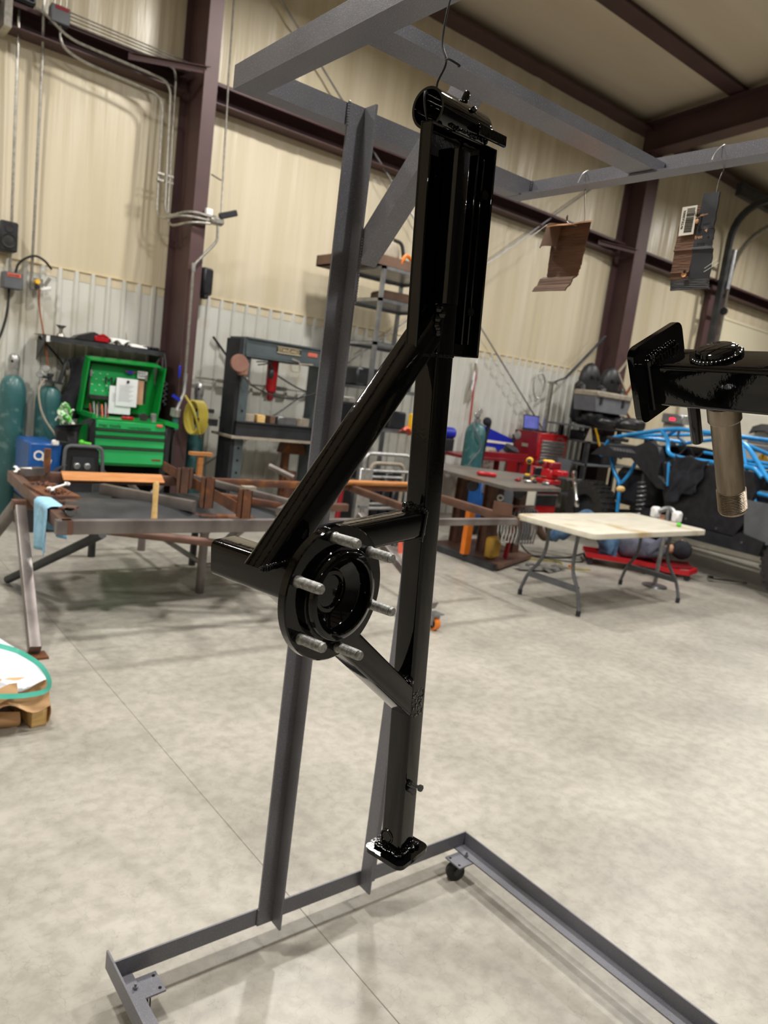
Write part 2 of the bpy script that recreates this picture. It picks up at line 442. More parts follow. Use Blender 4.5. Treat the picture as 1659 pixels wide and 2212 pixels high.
# red-iron frame: girts, eave strut, purlins, columns, rafters
def girt(z, x0, x1):
    m = M(); y0, y1 = 7.62, YB-.02; h = .2; t = .006
    pr = [(y1, z), (y0, z), (y0, z+.012), (y1-t, z+.012), (y1-t, z+h-t), (y0+t, z+h-t), (y0+t, z+h-.035), (y0, z+h-.035), (y0, z+h), (y1, z+h)]
    m.ext([(x0, a, b) for a, b in pr], (x1-x0, 0, 0))
    return m
for z, x0, x1 in ((4.27, XL, 3.04), (4.27, 3.18, 10.45), (4.27, 10.75, XR)):
    girt(z, x0, x1).obj('trim_1', K['maroon'], kind='structure')
es = M()
es.ext([(XL, YB-.02, 6.2), (XL, 7.56, 6.2), (XL, 7.56, 6.24), (XL, YB-.03, 6.24), (XL, YB-.03, 6.44), (XL, 7.56, 6.46), (XL, 7.56, 6.5), (XL, YB-.02, 6.5)], (XR-XL, 0, 0))
es.obj('trim_2', K['maroon'], kind='structure')
for y in (6.15, 4.6, 3.05, 1.5, -.05, -1.6, -3.2, -4.8, -6.4):
    z1 = roofz(y) - .004; z0 = z1 - .2
    m = M().ext([(XL, y, z1), (XL, y+.07, z1), (XL, y+.07, z1-.008), (XL, y+.008, z1-.008), (XL, y+.008, z0+.008), (XL, y-.06, z0+.008), (XL, y-.06, z0), (XL, y, z0)], (XR-XL, 0, 0))
    m.ext([(XL, y-.062, z0-.001), (XL, y+.2, z0-.001), (XL, y+.2, z0+.012), (XL, y-.062, z0+.012)], (XR-XL, 0, 0))
    m.obj('trim_3', K['maroon'], kind='structure')
def column(x, y0, fwid, label, stiff=True):
    h = 5.85
    t = thing('steel_column', label, 'column', (x, (y0+YB)/2, 0))
    yb = YB-.04
    M().bb((x-fwid/2, y0, .02), (x+fwid/2, y0+.012, h)).obj('inner_flange', K['maroon'], t)
    M().bb((x-fwid/2, yb-.012, .02), (x+fwid/2, yb, h)).obj('outer_flange', K['maroon'], t)
    M().bb((x-.005, y0+.012, .02), (x+.005, yb-.012, h)).obj('web', K['maroon'], t)
    M().bb((x-fwid/2-.03, y0-.03, 0), (x+fwid/2+.03, yb+.0, .02)).obj('base_plate', K['maroon'], t)
    return t
column(3.11, 7.25, .14, 'maroon steel wall column right of the green tool chest')
column(10.6, 7.42, .3, 'maroon steel wall column with a rafter running out from its top')
def rafter(x, y0, fwid, label):
    t = thing('steel_rafter', label, 'rafter', (x, 0, 6.4))
    ya, yb = y0+.02, -7.4; s = .0833
    def zz(y): return 5.85 + .0833*(y0 - y)
    dp = .46
    # haunch: deeper at the knee
    kn = [(ya+.28, zz(ya+.28)), (yb, zz(yb))]
    for nm, o0, o1, hw in (('bottom_flange', 0, .012, fwid/2), ('top_flange', dp-.012, dp, fwid/2), ('web', .012, dp-.012, .005)):
        m = M().ext([(x-hw, kn[0][0], kn[0][1]+o0), (x-hw, kn[1][0], kn[1][1]+o0), (x-hw, kn[1][0], kn[1][1]+o1), (x-hw, kn[0][0], kn[0][1]+o1)], (2*hw, 0, 0))
        m.obj(nm, K['maroon'], t)
    return t
rafter(3.11, 7.25, .14, 'maroon roof rafter above the left column')
rafter(10.6, 7.42, .3, 'maroon roof rafter sloping up from the right-hand column')
for i, (p, q, lb) in enumerate((((2.44, 7.62, 4.42), (3.05, 7.26, 4.42), 'short maroon brace from the girt to the left column'), ((9.75, 7.62, 4.36), (10.46, 7.43, 4.36), 'short maroon brace from the girt to the right column'))):
    m = M().ang(p, q, (0, 0, -1), (.5, -.86, 0), .06, .06, .006)
    one(m, 'flange_brace', K['maroon'], lb, 'brace')
# rod bracing of the middle bay
one(M().tube([(3.25, 7.7, 6.1), (9.6, 7.7, 1.1)], .011, 6), 'brace_rod', K['steel'], 'long thin steel rod slanting down to the right behind the laptop', 'rod')
one(M().tube([(3.3, 7.66, .35), (10.45, 7.66, 5.82)], .011, 6), 'brace_rod', K['steel'], 'long thin steel rod slanting up to the top of the right column', 'rod')

# overhead door at the right end of the back wall
dr = M().bb((13.95, YB-.06, 0), (17.6, YB-.02, .02)).obj('door_1', K['doorw'], kind='structure')
for k in range(7):
    z0 = .02 + k*.56
    m = M().bb((13.95, YB-.07, z0+.006), (17.6, YB-.03, z0+.554), .006)
    m.bb((13.95, YB-.085, z0+.03), (17.6, YB-.07, z0+.05)).bb((13.95, YB-.085, z0+.5), (17.6, YB-.07, z0+.52))
    m.obj('door_section', K['doorw'], dr)
    for xx in (14.0, 14.9, 15.8, 16.7, 17.5):
        M().bb((xx-.03, YB-.1, z0-.07), (xx+.03, YB-.07, z0+.07), .005).tube([(xx, YB-.11, z0-.03), (xx, YB-.11, z0+.03)], .018, 6).obj('hinge', K['galv'], dr)
M().bb((13.4, YB-.14, 0), (13.95, YB-.04, 4.4)).obj('door_jamb', K['maroon'], dr)
tr = thing('door_track', 'galvanised overhead-door track curving up to the roof beside the white door', 'door track', (13.6, 7.6, 0))
path = bend([(13.75, 7.62, .1), (13.75, 7.6, 5.4), (13.75, 3, 6.15)], .9, 10)
M().sweep(path, [(-.03, -.035), (.03, -.035), (.03, -.029), (-.024, -.029), (-.024, .029), (.03, .029), (.03, .035), (-.03, .035)], (1, 0, 0)).obj('rail', K['galv'], tr)
p2 = bend([(13.3, 7.5, .1), (13.3, 7.48, 5.7), (13.3, 3, 6.3)], .6, 8)
M().sweep(p2, [(-.05, -.04), (.05, -.04), (.05, -.033), (-.043, -.033), (-.043, .033), (.05, .033), (.05, .04), (-.05, .04)], (1, 0, 0)).obj('back_rail', K['dksteel'], tr)
for z in (3.0, 3.9, 4.8):
    M().bb((13.3, 7.53, z), (13.75, 7.56, z+.05)).obj('bracket', K['galv'], tr)
M().tube([(13.45, 7.44, 4.3), (13.45, 7.44, 5.0)], .05, 10).obj('spring', K['steel'], tr)
M().lathe([(0, -.02), (.07, -.02), (.07, .02), (0, .02)], (13.42, 7.4, 3.9), (1, 0, 0), 12).obj('pulley', K['dksteel'], tr)
M().bb((13.2, 7.4, 5.9), (14.8, 7.5, 6.1)).tube([(13.2, 7.4, 6.1), (17, 7.4, 6.1)], .02, 8).obj('shaft', K['dksteel'], tr)

# roof lamps
for i, (lx, ly, pw) in enumerate(LAMPS):
    t = thing('high_bay_lamp', ('first', 'second', 'third', 'fourth', 'fifth', 'sixth', 'seventh', 'eighth', 'ninth', 'tenth', 'eleventh')[i] + ' round high-bay lamp of the roof grid, out of the picture', 'lamp', (lx, ly, LAMP_Z), None, 'high-bay lamps')
    M().lathe([(0, .16), (.07, .16), (.09, .1), (.21, .06), (.22, .0), (.2, .0), (.195, .03), (0, .03)], (lx, ly, LAMP_Z+.02), (0, 0, 1), 20).obj('housing', K['white'], t)
    M().lathe([(0, .0), (.19, .0), (.19, .01), (0, .01)], (lx, ly, LAMP_Z+.035), (0, 0, 1), 20).obj('lens', K['lens'], t)
    M().tube([(lx, ly, LAMP_Z+.18), (lx, ly, roofz(ly)-.01)], .006, 5).obj('hanger', K['galv'], t)
    ld = bpy.data.lights.new('lamp_light', 'AREA'); ld.shape = 'DISK'; ld.size = .4; ld.spread = radians(172)
    ld.energy = LAMP_W*pw; ld.color = LAMP_COL
    lo = bpy.data.objects.new('lamp_light', ld); COL.objects.link(lo); lo.location = (lx, ly, LAMP_Z+.015)
# ------------------------------------------------------------------ rolling steel rack (grey primer angle iron)
X0, X1, YS, YN = .623, 1.847, 1.59, .34
rk = thing('rolling_rack', 'grey primed angle-iron rolling rack with two posts and an overhead frame', 'rack', (1.235, 1.0, 0))
pm = K['primer']
zb, zt = .077, 2.203
def bar(n, *a): return M().ang(*a).obj(n, pm, rk)
bar('base_rail', (X0, YS, zb), (X1, YS, zb), (0, 0, 1), (0, 1, 0), .05, .05)
bar('base_rail', (X0-.0004, YS+.0496, zb-.0006), (X0-.0004, YN, zb-.0006), (0, 0, 1), (1, 0, 0), .05, .05)
bar('base_rail', (X1+.0004, YS+.005, zb-.0006), (X1+.0004, YN, zb-.0006), (0, 0, 1), (-1, 0, 0), .05, .05)
bar('base_rail', (X0, YN, zb), (X1, YN, zb), (0, 0, 1), (0, 1, 0), .05, .05)
bar('top_rail', (.755, YS, zt), (1.69, YS, zt), (0, 0, 1), (0, 1, 0), .05, .05)
bar('top_rail', (.7546, YS+.0496, zt-.0006), (.7546, .42, zt-.0006), (0, 0, 1), (1, 0, 0), .05, .056)
bar('top_rail', (1.6904, YS+.0496, zt-.0006), (1.6904, .42, zt-.0006), (0, 0, 1), (-1, 0, 0), .05, .05)
bar('top_rail', (.755, .42, zt), (1.69, .42, zt), (0, 0, 1), (0, 1, 0), .05, .05)
bar('cross_rail', (.765, 1.152, zt+.006), (1.684, 1.152, zt+.006), (0, 0, 1), (0, 1, 0), .026, .074)
bar('post', (1.0765, 1.59, zb), (1.0765, 1.59, 2.254), (-1, 0, 0), (0, -1, 0), .051, .05, .006)
bar('post', (1.387, 1.59, zb), (1.387, 1.59, 2.254), (1, 0, 0), (0, -1, 0), .056, .05, .006)
bar('diagonal_brace', (1.0785, 1.548, 1.893), (1.0785, 1.236, 2.218), (0, .72, .69), (1, 0, 0), .052, .052, .006)
M().ext([(1.035, 1.2, 2.215), (1.11, 1.2, 2.215), (1.05, 1.2, 2.255)], (0, .005, 0)).obj('gusset', pm, rk)
# weld beads
wl = M()
for k in range(9): wl.ball((1.026, 1.586, 2.205+.006*k), .0045, 6)
for k in range(9): wl.ball((1.0255, 1.586, .08+.0058*k), .0032, 6)
for k in range(24): wl.ball((1.078, 1.541, 1.80+.0065*k), .004, 6)
for k in range(8): wl.ball((1.684, 1.588, zt+.006+.006*k), .004, 6)
wl.obj('weld_bead', K['primer'], rk)
# casters: mounting plate, fork, wheel, nut on the rail
def caster(cx, cy, sx, a):
    px = cx + sx*.0
    c = M().bb((cx-.045, cy-.035, zb-.005), (cx+.045, cy+.035, zb)); p = c.obj('caster_plate', pm, rk)
    for qx, qy in ((-.034, -.022), (.034, -.022), (-.034, .022), (.034, .022)):
        M().lathe([(0, .0001), (.0045, .0001), (.0045, .0008), (0, .0008)], (cx+qx, cy+qy, zb), (0, 0, 1), 10).obj('bolt_slot', K['hole'], p)
    R = Matrix.Rotation(a, 3, 'Z')
    f = M()
    f.lathe([(0, -.014), (.02, -.014), (.024, -.005), (0, -.005)], (cx, cy, zb), (0, 0, 1), 14)
    for s in (-1, 1):
        pts = [(-.012, s*.017, .062), (.012, s*.017, .062), (.026, s*.017, .034), (.022, s*.017, .024), (.012, s*.017, .024)]
        f.ext([V((cx, cy, 0)) + R @ V(q) for q in pts], R @ V((0, s*.0025, 0)))
    f.obj('fork', K['dkplastic'], p)
    w = M().lathe([(.006, -.013), (.026, -.013), (.0315, -.009), (.0315, .009), (.026, .013), (.006, .013)], V((cx, cy, .0315)) + R @ V((.018, 0, 0)), R @ V((0, 1, 0)), 24)
    w.obj('wheel', K['rubber'], p)
    M().lathe([(0, -.019), (.007, -.019), (.007, .019), (0, .019)], V((cx, cy, .0315)) + R @ V((.018, 0, 0)), R @ V((0, 1, 0)), 6).obj('axle', K['bolts'], p)
    h = M().lathe([(0, 0), (.0065, 0), (.0065, .006), (.0035, .006), (.0035, .014), (0, .014)], (cx-sx*.02, cy-.0, zb+.005), (0, 0, 1), 6)
    h.obj('nut', K['bolts'], p)
caster(1.802-.02, 1.535, -1, 2.6)
caster(.682, 1.535, 1, -1.9)
caster(1.782, .40, -1, .4)
caster(.682, .40, 1, .7)

# ------------------------------------------------------------------ glossy black hub arm hanging in the rack
O1 = V((.50283, .68762, 1.34846))
R1 = Matrix(((.97295820, -.21524802, -.08378923), (.21536360, .97650306, -.00776432), (.08349169, -.01049079, .99645325)))
arm = thing('hub_arm', 'gloss black welded tube arm with a six-stud wheel hub and box top', 'axle arm', O1, R1)
bk = K['black']
def loc(m, n, mt=bk, p=arm, **k): return m.obj(n, mt, p, local=True, **k)
loc(M().sq((.279, .086, -.531), (.279, .086, .556), .041, .041, (0, 1, 0), .006, 4), 'main_tube')
loc(M().sq((0, .012, 0), (0, .207, 0), .047, .049, (0, 0, 1), .009, 5), 'axle_tube')
loc(M().cut((-.036, .085, .016), (.268, .085, .331), .040, .040, (0, 1, 0), ((0, 0, .0235), (0, 0, 1)), ((.2595, 0, 0), (1, 0, 0)), .007), 'long_strut')
loc(M().sq((.015, .085, .034), (.262, .085, .034), .039, .039, (0, 1, 0), .006, 4), 'short_strut')
loc(M().cut((.02, .085, -.032), (.283, .085, -.273), .040, .0405, (0, 1, 0), ((0, 0, -.022), (0, 0, 1)), ((.2595, 0, 0), (1, 0, 0)), .006), 'lower_strut')
# flange, hub barrel and bowl
hub = loc(M().lathe([(.024, .013), (.0805, .013), (.082, .0115), (.082, .0015), (.0805, 0), (.059, 0), (.0585, -.007), (.0575, -.008), (.0545, -.008), (.0535, -.0135), (.0525, -.0145), (.047, -.0155), (.0455, -.014), (.0445, .001), (.043, .003), (.028, .012), (.0265, .0105), (.0255, .0085), (.021, .0085), (.0195, .0105), (.019, .034), (0, .034)], (0, 0, 0), (0, 1, 0), 72), 'hub')
for k in range(6):
    a = radians(156.5 + 60*k); c = V((.0698*cos(a), 0, .0698*sin(a)))
    pr = [(0, .013), (.0074, .013), (.0074, -.002), (.0066, -.004)]
    for q in range(14):
        pr += [(.0064, -.0045-q*.0021), (.0057, -.0045-q*.0021-.00105)]
    pr += [(.0062, -.0345), (.0052, -.0375), (0, -.0375)]
    loc(M().lathe(pr, c, (0, 1, 0), 14), 'wheel_stud', K['zinc'], smooth=25)
# slotted box: shallow tray round the top of the main tube
bx0, bx1, by0, by1, bz0, bz1, t = .2055, .365, .066, .0845, .2815, .5775, .004
tray = loc(M().bb((bx0, by1-t, bz0), (bx1, by1, bz1)), 'box_back')
for n, lo, hi in (('box_side', (bx0, by0, bz0), (bx0+t, by1, bz1)), ('box_side', (bx1-t, by0, bz0), (bx1, by1, bz1)), ('box_lip', (bx0, by0, bz0), (bx1, by1, bz0+t)), ('box_lip', (bx0, by0, bz1-t), (bx1, by1, bz1))):
    loc(M().bb(lo, hi, .0012), n)
loc(M().sq((.252, .0545, .352), (.252, .0545, .548), .028, .021, (0, 1, 0), .0015, 2), 'slide_bar')
loc(M().bb((.3165, .0665, .30), (.3205, .08, .56), .001).bb((.338, .070, .30), (.341, .08, .56), .001), 'box_rib')
for x, z in ((.3481, .5105), (.3373, .3474)):
    b = loc(M().lathe([(0, -.016), (.0065, -.016), (.0068, -.010), (.0032, -.010), (.0032, .006), (0, .006)], (x-.006, .078, z), (.25, 1, 0), 10), 'box_bolt')
    loc(M().tube([(x-.022, .0765, z+.001), (x-.006, .0765, z)], .0022, 8), 'pin', p=b)
loc(M().tube([(.2115, .075, .505), (.238, .076, .516)], .0018, 6), 'box_wire')
rn = random.Random(4)
loc(M().blobs([(.246+.005*rn.random(), .064-.002*rn.random(), .352-.0045*k) for k in range(10)], .006, 1), 'weld_bead')
loc(M().blobs([(.285+.004*rn.random(), .074, .30+.012*k) for k in range(4)], .004, 2), 'weld_bead')
loc(M().blobs([(.212+.006*k, .0765, .302+.001*sin(k*2)) for k in range(8)], .003, 3), 'weld_bead')
ws = [M() for _ in range(6)]
for k in range(17):   # beads round the strut joints
    ws[0].ball((.2585-.002*rn.random(), .067+.0024*k, .0545+.0025*sin(k*1.7)+.003*rn.random()), .0042+.0016*rn.random(), 7)
    ws[0].ball((.2585-.006*rn.random(), .067+.0024*k, .058), .003+.0012*rn.random(), 7)
    ws[1].ball((-.060+.0038*k, .0645+.001*rn.random(), .0250+.001*rn.random()), .0040+.0014*rn.random(), 7)
    ws[1].ball((.001, .066+.0024*k, .0255), .0040+.0014*rn.random(), 7)
    ws[2].ball((.2565, .067+.0024*k, -.218+.002*sin(k*2)), .0042+.0014*rn.random(), 7)
    for q in range(3): ws[3].ball((.262+.032*rn.random(), .0672, -.238-.045*rn.random()), .0026+.0012*rn.random(), 7)
    ws[4].ball((.2585-.0005*k, .0645, .053-.0026*k), .0030+.001*rn.random(), 7)
    ws[5].ball((.222+.0045*k, .0665, .2815+.0006*rn.random()), .0028+.001*rn.random(), 7)
for w_ in ws: loc(w_, 'weld_bead')
# top pipe with lug and nub
pipe = loc(M().lathe([(.0225, 0), (.026, 0), (.026, .112), (.024, .119), (.0225, .119), (.0225, 0)], (.216, .083, .5955), (1, 0, .0), 36), 'top_pipe')
loc(M().bb((.292, .050, .578), (.362, .0555, .5925), .001), 'lug', p=arm)
loc(M().lathe([(0, 0), (.0055, 0), (.0055, .012), (.0038, .016), (0, .016)], (.288, .078, .620), (.35, -.1, 1), 10), 'grease_nipple')
pw = M(); pw.blobs([(.285+.005*rn.random()+.001*k, .058+.0025*k, .605-.0005*k*k+.004*rn.random()) for k in range(12)], .0035, 5)
pw.blobs([(.24+.006*k, .0605+.002*rn.random(), .578) for k in range(15)], .003, 6)
loc(pw, 'pipe_weld')
# foot plate, plug, bolt
loc(M().ext([(.279+cx*.028+.012*cos(radians(a)), .086+cy*.028+.012*sin(radians(a)), -.5385) for cx, cy, a0 in ((1, 1, 0), (-1, 1, 90), (-1, -1, 180), (1, -1, 270)) for a in range(a0, a0+91, 18)], (0, 0, .008)), 'foot_plate')
fw_ = M()
for k in range(13):
    q = -.022 + .044*k/12
    for a in ((.279+q, .0635), (.279+q, .1085), (.2565, .086+q), (.3015, .086+q)):
        fw_.ball((a[0]+rn.uniform(-.0018, .0018), a[1]+rn.uniform(-.0018, .0018), -.529+rn.uniform(-.001, .001)), .0045+.0024*rn.random(), 7)
loc(fw_, 'foot_weld')
pl = loc(M().lathe([(0, .0012), (.0085, .0012), (.0095, .0003), (.0105, .0018), (.0125, .0016), (.0135, -.001)], (.2585, .0925, -.505), (-1, 0, 0), 24), 'plug')
loc(M().lathe([(0, 0), (.0045, 0), (.0045, .0045), (.0025, .0055), (.0025, .02), (.0055, .02), (.0055, .0255), (0, .0255)], (.272, .0655, -.399), (0, -1, 0), 6), 'set_bolt', K['dkplastic'])
loc(M().lathe([(0, 0), (.004, 0), (.004, .009), (.0055, .009), (.0055, .013), (0, .013)], (.271, .0655, -.411), (0, -1, 0), 6), 'set_bolt', K['dkplastic'])

# hanging wire for the arm: over the rack's left top rail, down through the pipe end
def Lw(p): return O1 + R1 @ V(p)
wp = spline([(.751, .872, 2.2), (.750, .87, 2.256), (.742, .868, 2.262), (.722, .867, 2.2), (.703, .865, 2.127), (.699, .8645, 2.073), (.700, .852, 2.044), (.699, .864, 2.02), (.698, .861, 1.995), Lw((.208, .083, .612)), Lw((.222, .085, .579)), Lw((.26, .086, .577))], 6)
hw = M().tube(wp, .0016, 8)
hw.tube(spline([(.700, .852, 2.044), (.698, .846, 2.046), (.712, .838, 2.041), (.71, .838, 2.039)], 4), .0016, 6)
one(hw, 'hanging_wire', K['bwire'], 'bent black wire hooked over the rack holding up the hub arm', 'wire')

# ------------------------------------------------------------------ second black part on the right: square tube with end plate and spindle
O2 = V((.96791, .62095, 1.64638))
R2 = Matrix(((.87079233, .01447116, -.49143799), (-.01132142, .99989189, .00938265), (.49152064, -.00260657, .87086203)))
sp = thing('spindle_arm', 'gloss black square tube with an end plate and a bare threaded spindle pointing down', 'axle arm', O2, R2)
def lo2(m, n, mt=bk, p=sp, **k): return m.obj(n, mt, p, local=True, **k)
lo2(M().sq((.0335, .002, .001), (.0335, -.78, .001), .0655, .0645, (0, 0, 1), .007, 4), 'square_tube')
def rplate(x0, x1, z0, z1, y0, y1, r):
    P = []
    for cx, cz, a0 in ((x1-r, z1-r, 0), (x0+r, z1-r, 90), (x0+r, z0+r, 180), (x1-r, z0+r, 270)):
        for j in range(5):
            a = radians(a0+22.5*j); P.append((cx+r*cos(a), y0, cz+r*sin(a)))
    return M().ext(P, (0, y1-y0, 0))
lo2(rplate(-.029, .092, -.049, .066, .002, .012, .014), 'end_plate')
e = M()
for k in range(22):
    q = -.034+.068*k/21
    e.ball((.0335+q, 0, .034+.002*rn.random()), .0045+.002*rn.random(), 7); e.ball((-.001, 0, q), .0035, 7)
    if k % 2: e.ball((.0335+q*.9, -.001, .041+.002*rn.random()), .0035, 7)
lo2(e, 'end_weld')
lo2(M().lathe([(0, .013), (.022, .013), (.026, .011), (.028, 0)], (.04, -.079, .033), (0, 0, 1), 32), 'cap_plug')
e = M()
for k in range(34):
    a = 2*pi*k/34; e.ball((.04+.0295*cos(a), -.079+.0295*sin(a), .0345), .0045+.002*rn.random(), 7)
lo2(e, 'cap_weld')
pr = [(0, -.03), (.0225, -.03), (.0225, -.058), (.0208, -.0605), (.0195, -.0605), (.0195, -.070), (.0192, -.17), (.0200, -.171)]
for q in range(12): pr += [(.0205, -.1715-q*.0027), (.0190, -.1729-q*.0027)]
pr += [(.0204, -.2045), (.019, -.2075), (.012, -.2078), (0, -.2075)]
lo2(M().lathe(pr, (.0335, -.087, 0), (0, 0, 1), 48), 'spindle', K['spindle'], smooth=25)
lo2(M().lathe([(.0225, -.031), (.0232, -.033), (.0228, -.036), (.0225, -.0365)], (.0335, -.087, 0), (0, 0, 1), 32), 'painted_collar')
lo2(M().lathe([(0, -.03), (.0085, -.03), (.0085, -.098), (.0065, -.101), (0, -.101)], (.0335, -.041, 0), (0, 0, 1), 24), 'stop_pin')
one(M().tube(spline([(1.693, .56, 2.2), (1.69, .55, 2.256), (1.67, .5, 2.24), (1.2, .1, 1.8), O2 + R2 @ V((.0335, -.5, .036)), O2 + R2 @ V((-.003, -.5, .03)), O2 + R2 @ V((-.004, -.5, -.03))], 6), .0018, 6), 'hanging_wire', K['bwire'], 'black wire holding the spindle arm outside the picture', 'wire')
# ------------------------------------------------------------------ cardboard test pieces hanging from the rack
def cb_sheet(prof, y0, y1, ragl, ragr, nu=40, nv=12, seed=0, th=.004):
    """prof: list of (z, xoff) from top to bottom; sheet in the plane x~1.66"""
    rn = random.Random(seed); a = [rn.uniform(-1, 1) for _ in range(nu+1)]; b = [rn.uniform(-1, 1) for _ in range(nu+1)]
    def f(u, v):
        k = u*(len(prof)-1); i = min(int(k), len(prof)-2); t = k-i
        z = prof[i][0]*(1-t)+prof[i+1][0]*t; xo = prof[i][1]*(1-t)+prof[i+1][1]*t
        q = min(nu, int(round(u*nu)))
        ya = y0(u) + ragl*a[q]; yb = y1(u) + ragr*b[q]
        return (1.66 + xo + .0004*sin(u*50+v*2), ya+(yb-ya)*v, z + .012*(v-.5)*0)
    return M().sheet(f, nu, nv, th)
L_ = lambda a, b: (lambda u: a+(b-a)*u)
c1 = thing('cardboard_scrap', 'brown folded cardboard scrap with a top flap hanging on a wire', 'cardboard', (1.66, 1.4, 1.93))
cb_sheet([(2.108, 0), (2.06, .002), (2.0, .0), (1.972, -.002), (1.966, -.003)], L_(1.462, 1.450), L_(1.334, 1.352), .0005, .0012, seed=3).obj('panel', K['card'], c1)
cb_sheet([(1.969, -.003), (1.962, -.012), (1.945, -.015), (1.938, -.022), (1.926, -.026)], L_(1.466, 1.478), L_(1.350, 1.362), .0005, .0008, seed=4).obj('curled_flap', K['board'], c1)
M().sheet(lambda u, v: (1.672-.07*u, (1.335+(.13+.03*u*v)*v)*(1-.042*u), 2.112-.0225*u-.001*v+.0012*sin(v*9)), 8, 12, .003).obj('top_flap', K['cardlt'], c1)
M().sheet(lambda u, v: (1.652-.02*sin(pi*v)-.01*u, 1.424+.045*v+.012*u*(v-.2), 2.108-.062*u), 8, 8, .003).obj('torn_strip', K['board'], c1)
M().tube([(1.63, 1.455, 2.105), (1.60, 1.485, 2.068)], .0007, 5).tube([(1.63, 1.457, 2.105), (1.605, 1.49, 2.064)], .0007, 5).obj('string', K['white'], c1)
M().tube([(1.655, 1.41, 2.118), (1.648, 1.405, 2.128), (1.644, 1.404, 2.121)], .002, 6).obj('wire_tip', K['bwire'], c1)
one(M().tube(spline([(1.665, 1.404, 2.205), (1.672, 1.40, 2.235), (1.688, 1.396, 2.254), (1.696, 1.394, 2.251), (1.697, 1.39, 2.22), (1.68, 1.385, 2.198), (1.668, 1.362, 2.108), (1.655, 1.40, 2.109), (1.655, 1.41, 2.118)], 5), .0013, 6), 'hanging_wire', K['galv'], 'thin wire hooked on the rack above the folded brown cardboard', 'wire')
c2 = thing('cardboard_scrap', 'half black cardboard scrap with a barcode sticker hanging on a wire', 'cardboard', (1.66, 1.02, 1.92))
cb_sheet([(2.118, .004), (2.06, 0), (2.058, 0), (2.02, -.001), (2.014, -.004), (2.01, .0), (1.966, 0), (1.962, -.004), (1.958, 0), (1.945, .001)], L_(1.070, 1.0675), lambda u: 1.022-.002*u, .0007, .0, seed=7).obj('panel', K['card'], c2)
cb_sheet([(2.142, .004), (2.06, 0), (2.058, 0), (2.02, -.001), (2.014, -.004), (2.01, 0), (1.945, 0.001)], lambda u: 1.0225-.002*u, lambda u: .982-.014*u+.0*u, .0, .0012, seed=8).obj('printed_panel', K['navyprint'], c2)
cb_sheet([(1.946, .001), (1.935, .0), (1.922, -.001)], L_(1.066, 1.061), L_(.968, .963), .001, .001, nu=14, seed=9).obj('sprayed_panel', K['blackcard'], c2)
xf = 1.6545
st = M().box((xf, 1.044, 2.081), (.0012, .038, .066), Matrix.Rotation(radians(-2), 3, 'X')).obj('barcode_sticker', K['tanlabel'], c2)
rn = random.Random(5); bars = M(); z = 2.109
while z > 2.054:
    h = rn.choice((.0006, .0009, .0014, .0019)); bars.bb((xf-.0011, 1.030, z-h), (xf-.0007, 1.050, z)); z -= h + rn.choice((.0007, .001, .0016))
bars.obj('barcode', K['ink'], st)
text('X00DL0TVP', (xf-.0009, 1.0535, 2.106), (0, 0, -1), (0, 1, 0), .0085, K['ink'], st)
text('free', (1.6525, 1.017, 2.036), (0, -1, .08), (0, 0, 1), .012, K['cardlt'], c2, name='print')
text('support', (1.6525, 1.014, 2.088), (0, -1, .08), (0, 0, 1), .006, K['cardlt'], c2, name='print')
M().ext([(1.6535, .996, 2.055), (1.6535, .990, 2.058), (1.6535, .990, 2.050)], (-.0006, 0, 0)).obj('print_mark', K['cardlt'], c2)
M().lathe([(0, 0), (.004, 0), (.006, .001), (.007, .003)], (1.655, 1.028, 1.957), (-1, 0, 0), 8).obj('torn_hole', K['cardlt'], c2)
M().lathe([(0, .0031), (.004, .0031), (.004, .0035), (0, .0035)], (1.6525, 1.0255, 1.962), (-1, 0, 0), 8).obj('hole', K['hole'], c2)
M().ball((1.652, 1.019, 2.077), .005, 8, (.5, 1, 1.2)).obj('torn_flake', K['cardlt'], c2)
M().tube([(1.652, .978, 1.968), (1.64, .943, 1.984)], .0006, 5).tube([(1.652, .978, 1.96), (1.64, .938, 1.976)], .0006, 5).obj('string', K['white'], c2)
one(M().tube(spline([(1.665, 1.02, 2.205), (1.672, 1.016, 2.235), (1.688, 1.008, 2.255), (1.697, 1.006, 2.25), (1.697, 1.0, 2.22), (1.672, .995, 2.165), (1.668, .995, 2.13), (1.665, 1.01, 2.10), (1.652, 1.02, 2.085), (1.648, 1.027, 2.098)], 5), .0013, 6), 'hanging_wire', K['galv'], 'thin wire hooked on the rack above the cardboard with the barcode', 'wire')

# ------------------------------------------------------------------ rusty steel frame on sawhorses, left
ZF = .75
fr = thing('steel_framework', 'large rusty rectangular tube frame lying on sawhorses', 'frame', (2.8, 4.7, ZF-.08))
def beam(p0, p1, w, h, name, mt, par=fr, upv=(0, 0, 1), rad=.006):
    return M().sq(p0, p1, w, h, upv, rad, 2).obj(name, mt, par)
zc = ZF-.038
beam((1.055, 3.925, zc), (3.3, 3.925, zc), .05, .076, 'front_rail', K['mill'])
beam((3.3, 3.925, zc+.012), (4.56, 3.925, zc+.012), .05, .05, 'front_rail', K['mill'])
beam((1.105, 3.90, zc), (1.19, 5.56, zc), .06, .076, 'side_rail', K['rustbr'])
beam((1.19, 5.56, zc), (2.7, 5.56, zc), .05, .076, 'rear_rail', K['rustbr'])
beam((2.6, 5.52, zc+.01), (4.75, 5.45, zc+.01), .05, .06, 'rear_rail', K['rust'])
beam((4.72, 4.98, zc), (4.62, 3.96, zc), .05, .07, 'side_rail', K['rustbr'])
beam((4.02, 5.46, zc), (3.86, 4.4, zc), .05, .06, 'inner_rail', K['rustbr'])
